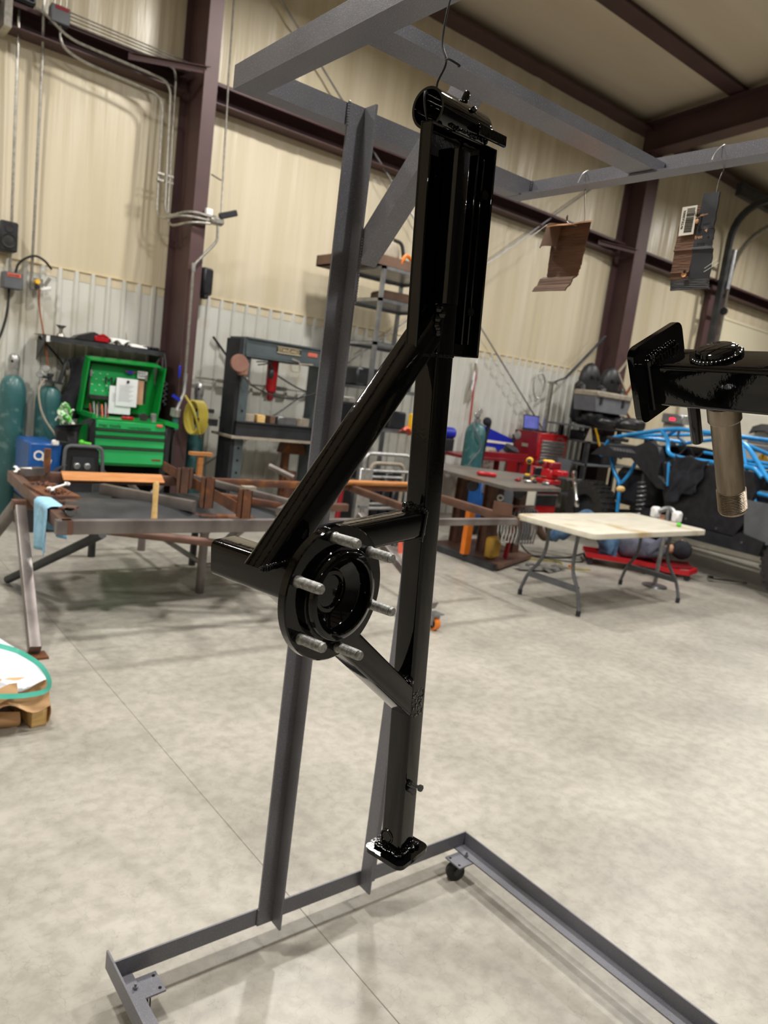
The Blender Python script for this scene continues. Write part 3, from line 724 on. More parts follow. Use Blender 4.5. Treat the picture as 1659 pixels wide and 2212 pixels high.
M().ang((2.38, 5.86, ZF+.0), (2.13, 3.96, ZF+.0), (1, -.13, 0), (0, 0, 1), .075, .075, .006).obj('angle_bar', K['rust'], fr)
M().ext([(1.5, 5.455, ZF-.045), (1.5, 5.527, ZF+.006), (1.5, 5.527, ZF+.014), (1.5, 5.45, ZF-.037)], (.74, 0, 0)).obj('flat_bar', K['rustlt'], fr)
beam((1.7, 5.24, ZF-.06), (2.12, 4.62, ZF-.06), .05, .075, 'inner_tube', K['mill'])
M().tube([(1.75, 5.16, ZF-.13), (2.1, 4.66, ZF-.14), (2.4, 4.5, ZF-.12)], .03, 10).obj('round_tube', K['rust'], fr)
for p, hh, mt in (((2.10, 4.80), .17, 'rustbr'), ((2.21, 4.98), .15, 'rustbr'), ((2.04, 4.28), .19, 'rust'), ((2.14, 3.97), .17, 'rust')):
    m = M(); w = .032; x, y = p
    for lo, hi in (((x-w, y-w), (x-w+.005, y+w)), ((x+w-.005, y-w), (x+w, y+w)), ((x-w, y-w), (x+w, y-w+.005)), ((x-w, y+w-.005), (x+w, y+w))):
        m.bb((lo[0], lo[1], ZF), (hi[0], hi[1], ZF+hh))
    m.obj('upright_stub', K[mt], fr)
M().bb((2.45, 5.34, ZF), (2.49, 5.37, ZF+.2)).bb((2.38, 5.33, ZF+.2), (2.56, 5.38, ZF+.225)).obj('tee_stub', K['rustlt'], fr)
beam((2.42, 5.46, ZF+.02), (2.86, 4.5, ZF-.02), .05, .05, 'loose_tube', K['mill'])
beam((2.5, 4.15, ZF-.0), (3.6, 5.2, ZF+.0), .05, .05, 'loose_tube', K['mill'])
beam((2.45, 5.0, ZF-.05), (3.0, 4.4, ZF-.05), .05, .05, 'loose_tube', K['rust'])
M().bb((3.02, 4.62, ZF), (3.14, 4.80, ZF+.07)).obj('clamp_block', K['rustlt'], fr)
M().bb((2.62, 4.88, ZF+.0), (2.72, 4.95, ZF+.04)).obj('block', K['grime'], fr)
M().bb((2.62, 4.0, ZF-.03), (2.72, 4.1, ZF+.1)).obj('bracket', K['rustbr'], fr)
M().tube([(3.42, 5.5, ZF+.03), (3.28, 5.7, ZF+.1)], .025, 10).obj('pipe_stub', K['mill'], fr)
M().bb((1.38, 5.5, ZF), (1.42, 5.53, ZF+.17)).obj('tab', K['rust'], fr)
M().box((1.28, 5.42, ZF+.02), (.17, .07, .05), Matrix.Rotation(.5, 3, 'Z')).obj('block', K['mill'], fr)
rt = M().box((1.235, 4.74, ZF+.008), (.19, .46, .016), Matrix.Rotation(.06, 3, 'Z'))
rt.obj('small_tray', K['rust'], fr)
M().ang((4.53, 4.16, ZF), (4.56, 3.98, ZF), (0, 0, 1), (1, .1, 0), .10, .05, .006).obj('end_bracket', K['rustbr'], fr)
M().tube([(1.165, 4.06, ZF+.02), (1.135, 3.98, ZF+.028)], .03, 14, cap=False).obj('pipe_coupler', K['rustbr'], fr)
M().box((1.16, 4.09, ZF+.03), (.10, .07, .012), Matrix.Rotation(.9, 3, 'Z')).obj('lug_plate', K['rustbr'], fr)
M().tube(bend([(1.5, 4.5, .56), (2.3, 4.25, .5), (3.0, 3.98, .42)], .2), .028, 10).obj('sagging_pipe', K['rustbr'], fr)
M().tube([(3.7, 5.42, ZF+.02), (4.7, 5.42, ZF+.02)], .025, 10).obj('round_tube', K['rustlt'], fr)
# tray contents
rn = random.Random(11); hd = M()
for k in range(46):
    u, v = rn.uniform(-.06, .06), rn.uniform(-.2, .18); c = V((1.235, 4.74, ZF+.024)) + Matrix.Rotation(.06, 3, 'Z') @ V((u, v, 0))
    hd.lathe([(0, 0), (.007, 0), (.007, .008), (.0035, .008), (.0035, .024), (0, .024)], c, (rn.uniform(-1, 1), rn.uniform(-1, 1), rn.uniform(0, .5)), 6)
one(hd, 'loose_bolts', K['rust'], 'pile of loose bolts and nuts in the rusty tray on the frame', 'bolts')['kind'] = 'stuff'
def wrench(p, d, ln, w, label, up_=(0, 0, 1), ring=True, mt='chrome'):
    p = V(p); d = V(d).normalized(); up_ = V(up_); sd = d.cross(up_).normalized(); up2 = sd.cross(d)
    m = M(); t = up2*.007
    def P(a, b): return p + d*a*ln + sd*b*w
    m.ext([P(.16, -.16), P(.84, -.13), P(.84, .13), P(.16, .16)], t)
    m.ext([P(.2, -.2), P(.15, -.46), P(.04, -.5), P(-.02, -.32), P(.08, -.2), P(.1, 0), P(.08, .2), P(-.02, .32), P(.04, .5), P(.15, .46), P(.2, .2)], t)
    if ring: m.lathe([(w*.22, 0), (w*.42, 0), (w*.42, .009), (w*.22, .009), (w*.22, 0)], P(.92, 0), up2, 16)
    return one(m, 'wrench', K[mt], label, 'wrench')
wrench((1.165, 5.405, ZF+.03), (.85, -.2, .1), .13, .06, 'white-shining open-end wrench on the far corner of the rusty frame', (-.25, -.6, .8), False, 'white')
wrench((1.165, 4.52, ZF+.05), (.75, .55, .12), .17, .04, 'bright combination wrench lying on the bolts in the tray', (-.2, -.5, .85), True, 'white')
# rag over the side rail
def rag(u, v):
    s = (u-.52)*.56; y = 4.17 + .30*v + .02*sin(v*7+u*3)
    if abs(s) < .045: return (1.125 + s, y, ZF+.012+.006*cos(s*30))
    sg = 1 if s > 0 else -1; d = abs(s)-.045
    return (1.125 + sg*(.05+.018*sin(v*9+d*8)*min(1, d*6)) , y + .03*sin(d*9+v)*sg, ZF+.008-d*(1.05 if sg < 0 else .8))
one(M().sheet(rag, 30, 16, .003), 'rag', K['ltcloth'], 'light blue rag draped over the side of the rusty frame', 'rag', smooth=180)
one(M().lathe([(0, 0), (.016, 0), (.018, .05), (.015, .14), (.017, .26), (.012, .275), (0, .275)], (1.66, 4.15, ZF-.1), (.02, .1, 1), 12), 'hammer_handle', K['wood'], 'upright wooden hammer handle standing behind the front rail of the rusty frame', 'handle')

# sawhorses
def sawhorse(x0, label, legs, x1=None, cst=False):
    t = thing('sawhorse', label, 'sawhorse', (x0+.3, 4.85, 0))
    x1 = x1 or x0+.9
    M().sq((x0, 4.87, .645), (x1, 4.87, .645), .06, .06, (0, 0, 1), .006, 2).obj('top_bar', K['rustbr'], t)
    for p0, p1 in legs:
        M().sq(p0, p1, .06, .06, (1, 0, 0), .005, 2).obj('leg', K['mill'], t)
        d = (V(p1)-V(p0)).normalized()
        M().bb((p1[0]-.06, p1[1]-.05, 0), (p1[0]+.06, p1[1]+.05, .012)).obj('foot', K['rust'], t)
    return t
sawhorse(1.05, 'rusty steel sawhorse with a wide leg at the left end of the frame', (((1.085, 4.82, .63), (1.0, 3.97, .04)), ((1.085, 4.92, .63), (.98, 5.72, .04))), 1.42)
s2 = sawhorse(2.95, 'rusty steel sawhorse on casters under the right end of the frame', (((3.5, 4.6, .63), (3.555, 3.68, .17)), ((3.5, 5.1, .63), (3.56, 5.72, .17)), ((2.98, 4.6, .63), (2.95, 4.0, .17)), ((2.98, 5.1, .63), (2.95, 5.72, .17))), 3.56)
for c in [c for c in s2.children if c.name.startswith('foot')]: bpy.data.objects.remove(c)
for x, y in ((3.555, 3.655), (3.56, 5.74), (2.95, 3.98), (2.95, 5.74)):
    M().bb((x-.045, y-.045, .118), (x+.045, y+.045, .126)).lathe([(0, 0), (.03, 0), (.03, .02), (0, .02)], (x, y, .1), (0, 0, 1), 12).bb((x-.032, y-.02, .04), (x-.024, y+.02, .11)).bb((x+.024, y-.02, .04), (x+.032, y+.02, .11)).obj('caster_fork', K['steel'], s2)
    M().lathe([(0, -.02), (.035, -.02), (.035, .02), (0, .02)], (x, y, .05), (1, 0, 0), 18).obj('caster_hub', K['dkplastic'], s2)
    M().lathe([(.035, -.022), (.05, -.018), (.05, .018), (.035, .022)], (x, y, .05), (1, 0, 0), 18).obj('caster_tyre', K['orange'], s2)

# grey panel on a pipe stand under the frame
ps = thing('panel_stand', 'pipe-legged stand carrying a flat dark grey panel inside the rusty frame', 'stand', (2.3, 5.1, 0))
M().sheet(lambda u, v: (1.22+.32*v+(1.55)*u, 4.42+1.05*v+.06*u, .625+.05*sin(pi*min(1, v*1.3))-.04*(1-v)**4), 12, 12, .012).obj('panel', K['dksteel'], ps)
M().tube(bend([(1.3, 4.43, .61), (2.7, 4.47, .61)], .05), .014, 8).obj('panel_edge', K['rubber'], ps)
for px, py in ((2.33, 4.87), (2.37, 6.16)):
    M().tube([(px, py, 0), (px, py, .47)], .033, 12).tube([(px, py, .44), (px-.16, py-.02, .60)], .026, 10).tube([(px, py, .44), (px+.16, py+.02, .60)], .026, 10).obj('leg', K['mill'], ps)
M().tube([(2.33, 4.87, .22), (2.37, 6.16, .22)], .02, 8).tube([(2.33, 4.87, .2), (3.3, 4.95, .22)], .022, 8).tube([(3.3, 4.95, 0), (3.3, 4.95, .6)], .028, 10).obj('crossbar', K['mill'], ps)
M().tube([(1.15, 5.35, .03), (1.45, 4.4, .56)], .028, 10).obj('slanted_leg', K['dksteel'], ps)
M().tube([(2.6, 5.6, .6), (2.6, 5.62, 0)], .03, 10).tube([(1.9, 6.0, .6), (1.9, 6.0, 0)], .03, 10).obj('leg', K['dksteel'], ps)

# ------------------------------------------------------------------ pallet corner, poly wrapped, bottom left
pt = thing('pallet', 'corner of a pallet of pale lumber blocks with torn brown kraft paper', 'pallet', (.55, 3.5, 0))
M().box((.815, 3.30, .039), (.066, .26, .078), Matrix.Rotation(.14, 3, 'Z'), .003).obj('lumber_block', K['wood'], pt)
M().bb((-.5, 3.22, .0), (.74, 3.34, .018)).obj('bottom_board', K['wood'], pt)
M().bb((-.5, 3.24, .08), (.80, 3.8, .12)).obj('top_board', K['board'], pt)
M().bb((-.6, 3.34, .12), (.70, 4.0, .26)).obj('carton', K['board'], pt)
M().sheet(lambda u, v: (.2+.56*u, 3.21-.02*sin(v*3.1)+.012*sin(u*11), .004+.12*v*(1-.45*u)), 16, 8, .002).obj('kraft_paper', K['kraft'], pt)
M().sheet(lambda u, v: (.868+.012*sin(v*5)+.008*u, 3.17+.22*u, .008+.17*v+.02*sin(u*7)), 10, 8, .002).obj('kraft_paper', K['kraft'], pt)
M().sheet(lambda u, v: (.45+.41*u, 3.12+.07*v, .115+.12*v+.02*sin(u*13)*(1-v)+.012*sin(v*7+u*4)), 18, 8, .002).obj('kraft_paper', K['kraft'], pt)
M().sheet(lambda u, v: (.3+.43*u, 3.11+.03*v, .10+.05*v+.012*sin(u*15)+.07*u), 14, 4, .002).obj('kraft_paper', K['kraft'], pt)
def poly(u, v):
    x = -.6+1.46*u; zt_ = .21+(.855-x)*.8; zb_ = .232-.22*max(0, .855-x)**.9
    zb_ = max(zb_, .16)
    return (x, 3.14+.30*v+.02*sin(x*14)*(1-v), zb_+(zt_-zb_)*sin(pi/2*v)+.008*sin(x*40)*(1-v)+.012*sin(x*11+v*6)*v*(1-v)*3)
one(M().sheet(poly, 50, 14, .001), 'poly_sheet', K['poly'], 'white plastic sheet draped over the pallet at the left edge', 'plastic sheet', smooth=180)
M_ = M().sweep(spline([(.55, 3.2, .42), (.685, 3.12, .39), (.737, 3.1, .366), (.802, 3.09, .313), (.84, 3.09, .247), (.835, 3.09, .201), (.781, 3.09, .189), (.694, 3.1, .19), (.6, 3.12, .2)], 6), [(-.010, -.0008), (.010, -.0008), (.010, .0008), (-.010, .0008)], (.2, -.9, .4))
one(M_, 'strapping_band', K['strap'], 'loose aqua plastic strapping band curling off the pallet', 'strap')
# ------------------------------------------------------------------ folding table
ft = thing('folding_table', 'white plastic folding table with grey curved steel legs', 'table', (5.8, 3.85, 0))
tc = (5.80, 3.83)
RZ = Matrix.Rotation(radians(1.4), 3, 'Z')
def tp(x, y, z): v = RZ @ V((x, y, 0)); return V((tc[0]+v.x, tc[1]+v.y, z))
P = []
for cx, cy, a0 in ((.915-.07, .405-.07, 0), (-.915+.07, .405-.07, 90), (-.915+.07, -.405+.07, 180), (.915-.07, -.405+.07, 270)):
    for j in range(6):
        a = radians(a0+18*j); P.append((cx+.07*cos(a), cy+.07*sin(a)))
m = M(); prof = [(1, .686), (1.0, .722), (.997, .729), (.985, .733)]
for sc, z in prof: m.v += [tp(x*sc, y*(1-(1-sc)*2), z) for x, y in P]
n = len(P)
for q in range(3): m.f += [(q*n+i, q*n+(i+1) % n, (q+1)*n+(i+1) % n, (q+1)*n+i) for i in range(n)]
m.f += [tuple(range(3*n, 4*n)), tuple(range(n))[::-1]]
m.obj('tabletop', K['tabletop'], ft)
for s in (-1, 1): M().bb((tc[0]-.86, tc[1]+s*.33-.015, .668), (tc[0]+.86, tc[1]+s*.33+.015, .695)).obj('frame_rail', K['greyplastic'], ft)
for lx, sx in ((5.075, 1), (6.61, -1)):
    for ly, sy in ((3.55, 1), (4.19, -1)):
        xm = lx + sx*.10; pts = [(xm+.0, ly+sy*.04, .69), (xm, ly+sy*.03, .5), (xm-sx*.03, ly+sy*.11, .34), (xm-sx*.05, ly+sy*.07, .2), (lx, ly, .02), (lx, ly, .0)]
        pts = [(lx+sx*.05, ly+sy*.16, .69), (lx+sx*.05, ly+sy*.17, .48), (lx+sx*.03, ly+sy*.14, .34), (lx+sx*.01, ly+sy*.05, .2), (lx, ly, .05), (lx, ly, .0)]
        M().tube(spline(pts, 5), .0155, 10).obj('leg', K['greyplastic'], ft)
        M().lathe([(0, 0), (.02, 0), (.02, .045), (.016, .05)], (lx, ly, 0), (0, 0, 1), 12).obj('foot_cap', K['dkplastic'], ft)
    M().sq((lx+sx*.015, 3.6, .21), (lx+sx*.015, 4.14, .21), .03, .05, (0, 0, 1), .004, 2).obj('leg_brace', K['greyplastic'], ft)
one(M().box((6.50, 3.62, .747), (.10, .04, .028), Matrix.Rotation(.5, 3, 'Z'), .008).lathe([(.012, 0), (.02, 0), (.02, .02), (.012, .02), (.012, 0)], (6.54, 3.645, .739), (0, 0, 1), 12), 'spring_clip', K['limegreen'], 'lime green plastic clip on the right end of the folding table', 'clip')

# ------------------------------------------------------------------ welding bench with rack beneath
wbn = thing('steel_workbench', 'steel plate workbench on brown column legs with a tool rack below', 'workbench', (6.0, 5.4, 0))
M().ext([(5.17, 4.57, .868), (5.97, 4.62, .868), (6.66, 5.66, .868), (5.9, 6.3, .868), (5.36, 5.9, .868)], (0, 0, .032)).obj('bench_top', K['benchtop'], wbn)
for x, y in ((5.80, 5.39), (6.25, 5.37), (5.84, 5.86), (6.3, 5.75), (5.62, 5.1)):
    m = M().bb((x-.05, y-.055, .07), (x+.05, y-.045, .868)).bb((x-.05, y+.045, .07), (x+.05, y+.055, .868)).bb((x-.005, y-.045, .07), (x+.005, y+.045, .868))
    if (x, y) != (5.62, 5.1): m.obj('leg', K['rustbr'], wbn)
M().ext([(5.50, 4.86, .03), (6.4, 5.2, .03), (6.4, 6.0, .03), (5.55, 5.95, .03)], (0, 0, .035)).obj('base_plate', K['rustbr'], wbn)
M().sq((5.5, 4.9, .035), (5.5, 6.3, .035), .07, .07, (0, 0, 1), .004, 2).obj('base_beam', K['dksteel'], wbn)
M().tube([(5.66, 5.2, .60), (6.35, 5.25, .60)], .014, 8).obj('hanging_bar', K['rustbr'], wbn)
for p in ((5.47, 5.35, .80), (5.72, 4.93, .80)):
    M().lathe([(0, 0), (.06, 0), (.065, .05), (.05, .07), (0, .07)], p, (-.7, -.7, 0), 16).obj('bench_wheel', K['dkplastic'], wbn)
# clamps hanging below the bench
def cclamp(p, s, label, grp, mt='chrome'):
    x, y, z = p; m = M()
    m.tube(bend([(x, y, z), (x, y-.02, z-.02), (x+.012, y-.05, z-.16*s), (x+.02, y-.02, z-.3*s)], .03), .009, 7)
    m.tube(bend([(x, y, z), (x+.005, y+.03, z-.06*s), (x+.015, y+.04, z-.2*s), (x+.02, y-.0, z-.3*s)], .03), .008, 7)
    m.bb((x-.012, y-.03, z-.03), (x+.012, y+.03, z+.02))
    return one(m, 'locking_clamp', K[mt], label, 'clamp', grp)
G = 'chrome locking clamps under the workbench'
for k in range(5): cclamp((5.66+.04*k, 5.06-.01*k, .56), 1.0, ('leftmost', 'second', 'middle', 'fourth', 'rightmost')[k] + ' chrome locking clamp of the left bundle under the workbench', G)
for k in range(7): cclamp((5.92+.045*k, 5.08+.0*k, .57), 1.15, ('leftmost', 'second', 'third', 'middle', 'fifth', 'sixth', 'rightmost')[k] + ' dark steel locking clamp of the right bundle under the workbench', 'dark clamps under the workbench', 'steel')
one(M().lathe([(.02, 0), (.035, 0), (.035, .012), (.02, .012), (.02, 0)], (5.64, 5.1, .71), (-.6, -.6, .5), 16), 'shackle_ring', K['white'], 'white metal ring hanging above the clamps under the bench', 'ring')
one(M().bb((5.42, 5.28, .08), (5.5, 5.34, .55)), 'level', K['orange'], 'orange flat bar standing against the left end of the bench base', 'bar')
one(M().box((5.66, 5.12, .19), (.2, .1, .22), Matrix.Rotation(.3, 3, 'Z'), .02), 'plastic_jug', K['oldjug'], 'dirty yellow jug standing on the bench base plate', 'jug')
one(M().box((5.85, 5.08, .26), (.03, .05, .38), Matrix.Rotation(.1, 3, 'X'), .005).tube([(5.85, 5.07, .42), (5.86, 5.04, .62)], .012, 8), 'bar_clamp', K['dkred'], 'dark red bar clamp standing between the clamp bundles', 'clamp')
def glove(c, a, s, label, mt='glove'):
    m = M(); R = Matrix.Rotation(a, 3, 'Z'); c = V(c)
    def P(x, y, z=0): return c + R @ V((x*s, y*s, z*s))
    m.sheet(lambda u, v: P(-.12+.24*u, -.05+.1*v, .018*sin(pi*v)*(1+.3*sin(u*8))), 8, 6)
    for k in range(4): m.tube([P(.1, -.04+.027*k, .014), P(.17+.02*(1 if k in (1, 2) else 0), -.05+.033*k, .016), P(.21, -.055+.036*k, .01)], [.012*s, .012*s, .008*s], 7)
    m.tube([P(.0, .05, .014), P(.06, .09, .014), P(.1, .1, .01)], [.014*s, .013*s, .009*s], 7)
    return one(m, 'work_glove', K[mt], label, 'glove', smooth=180)
glove((5.98, 4.86, .02), -.3, 1.3, 'grey work glove lying on the floor by the bench base')
glove((6.22, 4.78, .012), .2, 1.2, 'second grey work glove lying on the floor nearer the folding table leg')
# on top of the bench
def drill(p, a, label):
    x, y, z = p; R = Matrix.Rotation(a, 3, 'Z'); t = thing('cordless_drill', label, 'drill', p)
    def P(*q): return V(p) + R @ V(q)
    M().lathe([(0, -.09), (.032, -.085), (.036, -.05), (.034, .03), (.025, .04)], P(0, 0, .21), R @ V((0, 1, 0)), 14).obj('body', K['dewalt'], t)
    M().lathe([(.024, .04), (.022, .075), (.012, .085), (.006, .12), (0, .12)], P(0, 0, .21), R @ V((0, 1, 0)), 12).obj('chuck', K['dkplastic'], t)
    M().box(P(0, -.03, .115), (.036, .045, .15), R @ Matrix.Rotation(-.2, 3, 'X'), .01).obj('handle', K['dkplastic'], t)
    M().box(P(0, -.02, .026), (.07, .11, .05), R, .008).obj('battery', K['dkplastic'], t)
    M().box(P(0, -.02, .062), (.05, .09, .02), R, .005).obj('battery_rail', K['dewalt'], t)
drill((6.02, 5.12, .9), 2.2, 'yellow and black cordless drill standing upright on the bench')
drill((6.14, 5.0, .9), 1.2, 'smaller yellow cordless driver beside the taller drill on the bench')
vs = thing('bench_vise', 'red bench vise at the right corner of the steel workbench', 'vise', (6.2, 4.95, .9))
M().bb((6.08, 4.86, .9), (6.26, 5.06, .95), .01).bb((6.10, 4.88, .95), (6.24, 5.02, 1.06), .015).bb((6.12, 4.75, 1.0), (6.22, 4.95, 1.06), .01).obj('body', K['red'], vs)
M().bb((6.09, 4.88, 1.06), (6.25, 4.92, 1.13), .008).bb((6.09, 4.96, 1.06), (6.25, 5.0, 1.13), .008).obj('jaw', K['dkred'], vs)
M().tube([(6.17, 4.72, .99), (6.17, 4.6, .99)], .014, 8).tube([(6.06, 4.63, .985), (6.28, 4.63, .995)], .007, 6).obj('handle', K['chrome'], vs)
one(M().box((5.60, 5.30, .925), (.2, .08, .04), Matrix.Rotation(-.5, 3, 'Z'), .01).bb((5.55, 5.3, .9), (5.6, 5.36, .92)), 'cutter', K['red'], 'red pipe cutter lying on the left of the steel bench', 'tool')
rn = random.Random(21)
for k, (x, y, mt, lb) in enumerate(((5.78, 5.02, 'dkred', 'small dark red clamp on the bench'), (5.82, 4.93, 'chrome', 'chrome socket tool on the bench in front of the red clamp'), (5.93, 4.96, 'dkplastic', 'small black tool on the bench left of the drills'), (5.98, 4.83, 'steel', 'steel hand tool near the front edge of the bench'), (6.0, 5.03, 'dewalt', 'small yellow tool at the foot of the drills'))):
    one(M().box((x, y, .917), (.09, .04, .034), Matrix.Rotation(rn.uniform(0, 3), 3, 'Z'), .01).tube([(x-.05, y, .915), (x+.05, y+.02, .93)], .01, 7), 'hand_tool', K[mt], lb, 'tool')
one(M().lathe([(0, 0), (.02, 0), (.025, .04), (.02, .28), (.028, .30), (.028, .36), (.02, .38), (0, .38)], (6.33, 4.78, 1.07), (.05, -.25, -.9), 12), 'grease_gun', K['chrome'], 'chrome lever hanging off the right front corner of the bench', 'tool')
wrench((6.0, 5.02, .97), (.6, -.5, 0), .2, .03, 'chrome wrench lying across the vise in front of the drills')

# ------------------------------------------------------------------ person lying on a creeper under the vehicle
pe = thing('person', 'person in jeans, grey shirt and dark cap lying on a red creeper, knees up', 'person', (7.3, 4.8, .12))
def skin(vs, es, rad, name, mt, par, sub=2):
    me = bpy.data.meshes.new(name); w = WM[par.name].inverted()
    me.from_pydata([tuple(w @ V(v)) for v in vs], es, [])
    o = bpy.data.objects.new(name, me); COL.objects.link(o); o.parent = par; WM[o.name] = WM[par.name]
    me.materials.append(mt)
    md = o.modifiers.new('skin', 'SKIN')
    for i, r in enumerate(rad): me.skin_vertices[0].data[i].radius = (r, r) if not isinstance(r, tuple) else r
    me.skin_vertices[0].data[0].use_root = True
    md.use_smooth_shade = True
    s_ = o.modifiers.new('sub', 'SUBSURF'); s_.levels = sub; s_.render_levels = sub
    return o
bd = V((.67, -.74, 0)); sd_ = V((-.74, -.67, 0))      # body direction towards the head; side nearest the camera
hip = V((7.42, 4.86, .235)); Pz = lambda a, s, z: hip + bd*a + sd_*s + V((0, 0, z))
# shirt torso and arms
ch, nk = Pz(.42, 0, .03), Pz(.56, 0, .03)
vs = [Pz(0, 0, 0), Pz(.2, 0, .02), ch, nk, Pz(.45, .19, .03), Pz(.3, .3, .02), Pz(.5, .27, .22), Pz(.45, -.19, .03), Pz(.3, -.3, .02), Pz(.5, -.25, .22)]
skin(vs, [(0, 1), (1, 2), (2, 3), (2, 4), (4, 5), (5, 6), (2, 7), (7, 8), (8, 9)], [(.12, .16), (.115, .15), (.12, .17), .06, .075, .055, .042, .075, .055, .042], 'shirt', K['shirt'], pe)
# jeans
kn1, an1 = Pz(-.33, .16, .26), Pz(-.78, .12, -.03)
kn2, an2 = Pz(-.36, -.1, .32), Pz(-.62, -.16, -.06)
vs = [Pz(.02, 0, 0), Pz(-.08, .1, .0), kn1, an1, Pz(-.08, -.1, .0), kn2, an2]
skin(vs, [(0, 1), (1, 2), (2, 3), (0, 4), (4, 5), (5, 6)], [(.125, .16), .1, .078, .07, .1, .078, .066], 'jeans', K['jeans'], pe)
for an, dn in ((an1, V((-.74, .1, .25))), (an2, V((-.72, .5, .1)))):
    dn = dn.normalized(); skin([an, an+dn*.06, an+dn*.1+V((-.02, .02, .05)), an+dn*.12+V((-.03, .03, .15))], [(0, 1), (1, 2), (2, 3)], [.05, .052, .05, .04], 'boot', K['boot'], pe)
hc = Pz(.72, 0, .06)
hd = M().ball(hc, .105, 16, (.86, .95, 1.0)).ball(hc+V((0, 0, .1)), .016, 8).ball(hc+sd_*.09, .022, 8, (1, .6, 1.2)).ball(hc-sd_*.09, .022, 8, (1, .6, 1.2))
hd.tube([hc-bd*.08, nk], .05, 10)
hd.obj('head', K['skin'], pe, smooth=180)
M().ball(hc+bd*.012-V((0, 0, .002))+sd_*.004, .116, 16, (.95, .98, .97)).obj('cap', K['cloth'], pe, smooth=180)
M().ball(hc+bd*.01-V((0, 0, .03)), .105, 12, (.95, .97, .8)).obj('hair', K['hair'], pe, smooth=180)
for s in (-1, 1):
    M().ball(hc+V((0, 0, .095))+sd_*s*.032+bd*.02, .011, 8).obj('eye', K['white'], pe)
    h0 = Pz(.5, .27*s if s > 0 else -.25, .22)
    hv = [h0, h0+V((.02, 0, .07)), h0+V((.03, 0, .1))]; he = [(0, 1), (1, 2)]; hr = [.03, .036, .03]
    for q in range(4):
        b0 = len(hv); o_ = bd*(.03-.02*q)
        hv += [h0+V((.03, 0, .11))+o_, h0+V((.04, 0, .15))+o_*1.2, h0+V((.02, .01, .175))+o_*1.25]; hr += [.0095, .009, .008]; he += [(2, b0), (b0, b0+1), (b0+1, b0+2)]
    b0 = len(hv); hv += [h0+V((.05, -.02*s, .09)), h0+V((.07, -.03*s, .12))]; hr += [.011, .009]; he += [(1, b0), (b0, b0+1)]
    skin(hv, he, hr, 'hand', K['skin'], pe, 1)
cr = thing('creeper', 'red low mechanics creeper under the person', 'creeper', (7.6, 4.6, 0))
def cp(a, s, z): return V((7.58, 4.64, 0)) + bd*a + V((-.74, -.67, 0))*s + V((0, 0, z))
for s in (-1, 1):
    M().sweep([cp(-.6, .2*s, .11), cp(.15, .24*s, .11), cp(.25, .28*s, .09), cp(.5, .28*s, .09), cp(.6, .18*s, .12)], [(-.02, -.025), (.02, -.025), (.02, .025), (-.02, .025)], (0, 0, 1)).obj('side_rail', K['red'], cr)
M().ext([cp(-.6, -.2, .095), cp(.2, -.22, .095), cp(.2, .22, .095), cp(-.6, .2, .095)], (0, 0, .02)).obj('pad', K['red'], cr)
M().ext([cp(.25, -.24, .10), cp(.58, -.18, .12), cp(.58, .18, .12), cp(.25, .24, .10)], (0, 0, .02)).obj('headrest', K['dkred'], cr)
for a, s in ((-.55, .2), (-.55, -.2), (.05, .25), (.05, -.25), (.5, .26), (.5, -.26)):
    M().lathe([(0, -.015), (.035, -.015), (.035, .015), (0, .015)], cp(a, s, .036), (.74, .67, 0), 14).bb(cp(a, s, .05)-V((.02, .02, 0)), cp(a, s, .085)+V((.02, .02, 0))).obj('caster', K['dkplastic'], cr)
# ------------------------------------------------------------------ off-road buggy (side-by-side), right
UO = V((8.5, 5.85, 0)); UD = V((-.205, -.979, 0)).normalized(); UN = V((.979, -.205, 0)).normalized()
def U(l, w, z): return UO + UD*l + UN*w + V((0, 0, z))
bg = thing('off_road_buggy', 'black off-road buggy with a sky-blue tube cage behind the folding table', 'buggy', U(1.2, .75, 0))
cg = K['cage']
def ctube(pts, name='cage_tube', r=.026, mt=None, rb=.12):
    return M().tube(bend([U(*p) for p in pts], rb, 5), r, 10).obj(name, mt or cg, bg)
for w, s in ((.05, 1), (1.45, -1)):
    q = w + s*.12
    ctube([(-.36, w+.1*s, 1.15), (-.22, w+.05*s, 1.4), (.0, q, 1.47), (.6, q, 1.6), (.85, q, 1.64), (1.55, q, 1.64), (1.86, q-.02*s, 1.56), (2.32, w, 1.19), (2.75, w, 1.02)])
    ctube([(.6, q, 1.6), (.76, q-.02*s, 1.49), (.87, w, 1.32), (1.1, w, 1.30), (1.95, w, 1.32), (2.1, w, 1.32), (2.2, w, 1.24)], rb=.1)
    ctube([(.84, q, 1.63), (.68, q+.05*s, 1.55)], r=.02)
    ctube([(2.14, w, 1.06), (2.3, w, .66), (2.2, w, .62)], r=.022); ctube([(2.26, w, .66), (2.42, w, .9), (2.5, w, 1.06)], r=.022); ctube([(2.1, w, 1.07), (2.7, w, 1.05)], r=.022)
    ctube([(1.86, w+.03*s, 1.55), (2.1, w+.03*s, 1.02)], r=.02)
    ctube([(-.2, w+.12*s, 1.2), (-.13, w+.1*s, 1.08), (-.03, w+.1*s, .93), (.08, w+.1*s, .84), (.1, w+.12*s, .45)], 'bumper_tube')
    ctube([(.29, w+.1*s, 1.15), (.22, w+.1*s, .98), (.1, w+.1*s, .84)], 'bumper_tube')
    ctube([(-.2, w+.12*s, 1.19), (0., w+.12*s, 1.17)], 'bumper_tube', r=.022)
for l, z in ((0., 1.47), (.85, 1.64), (1.55, 1.64)):
    ctube([(l, .17, z), (l, 1.33, z)])
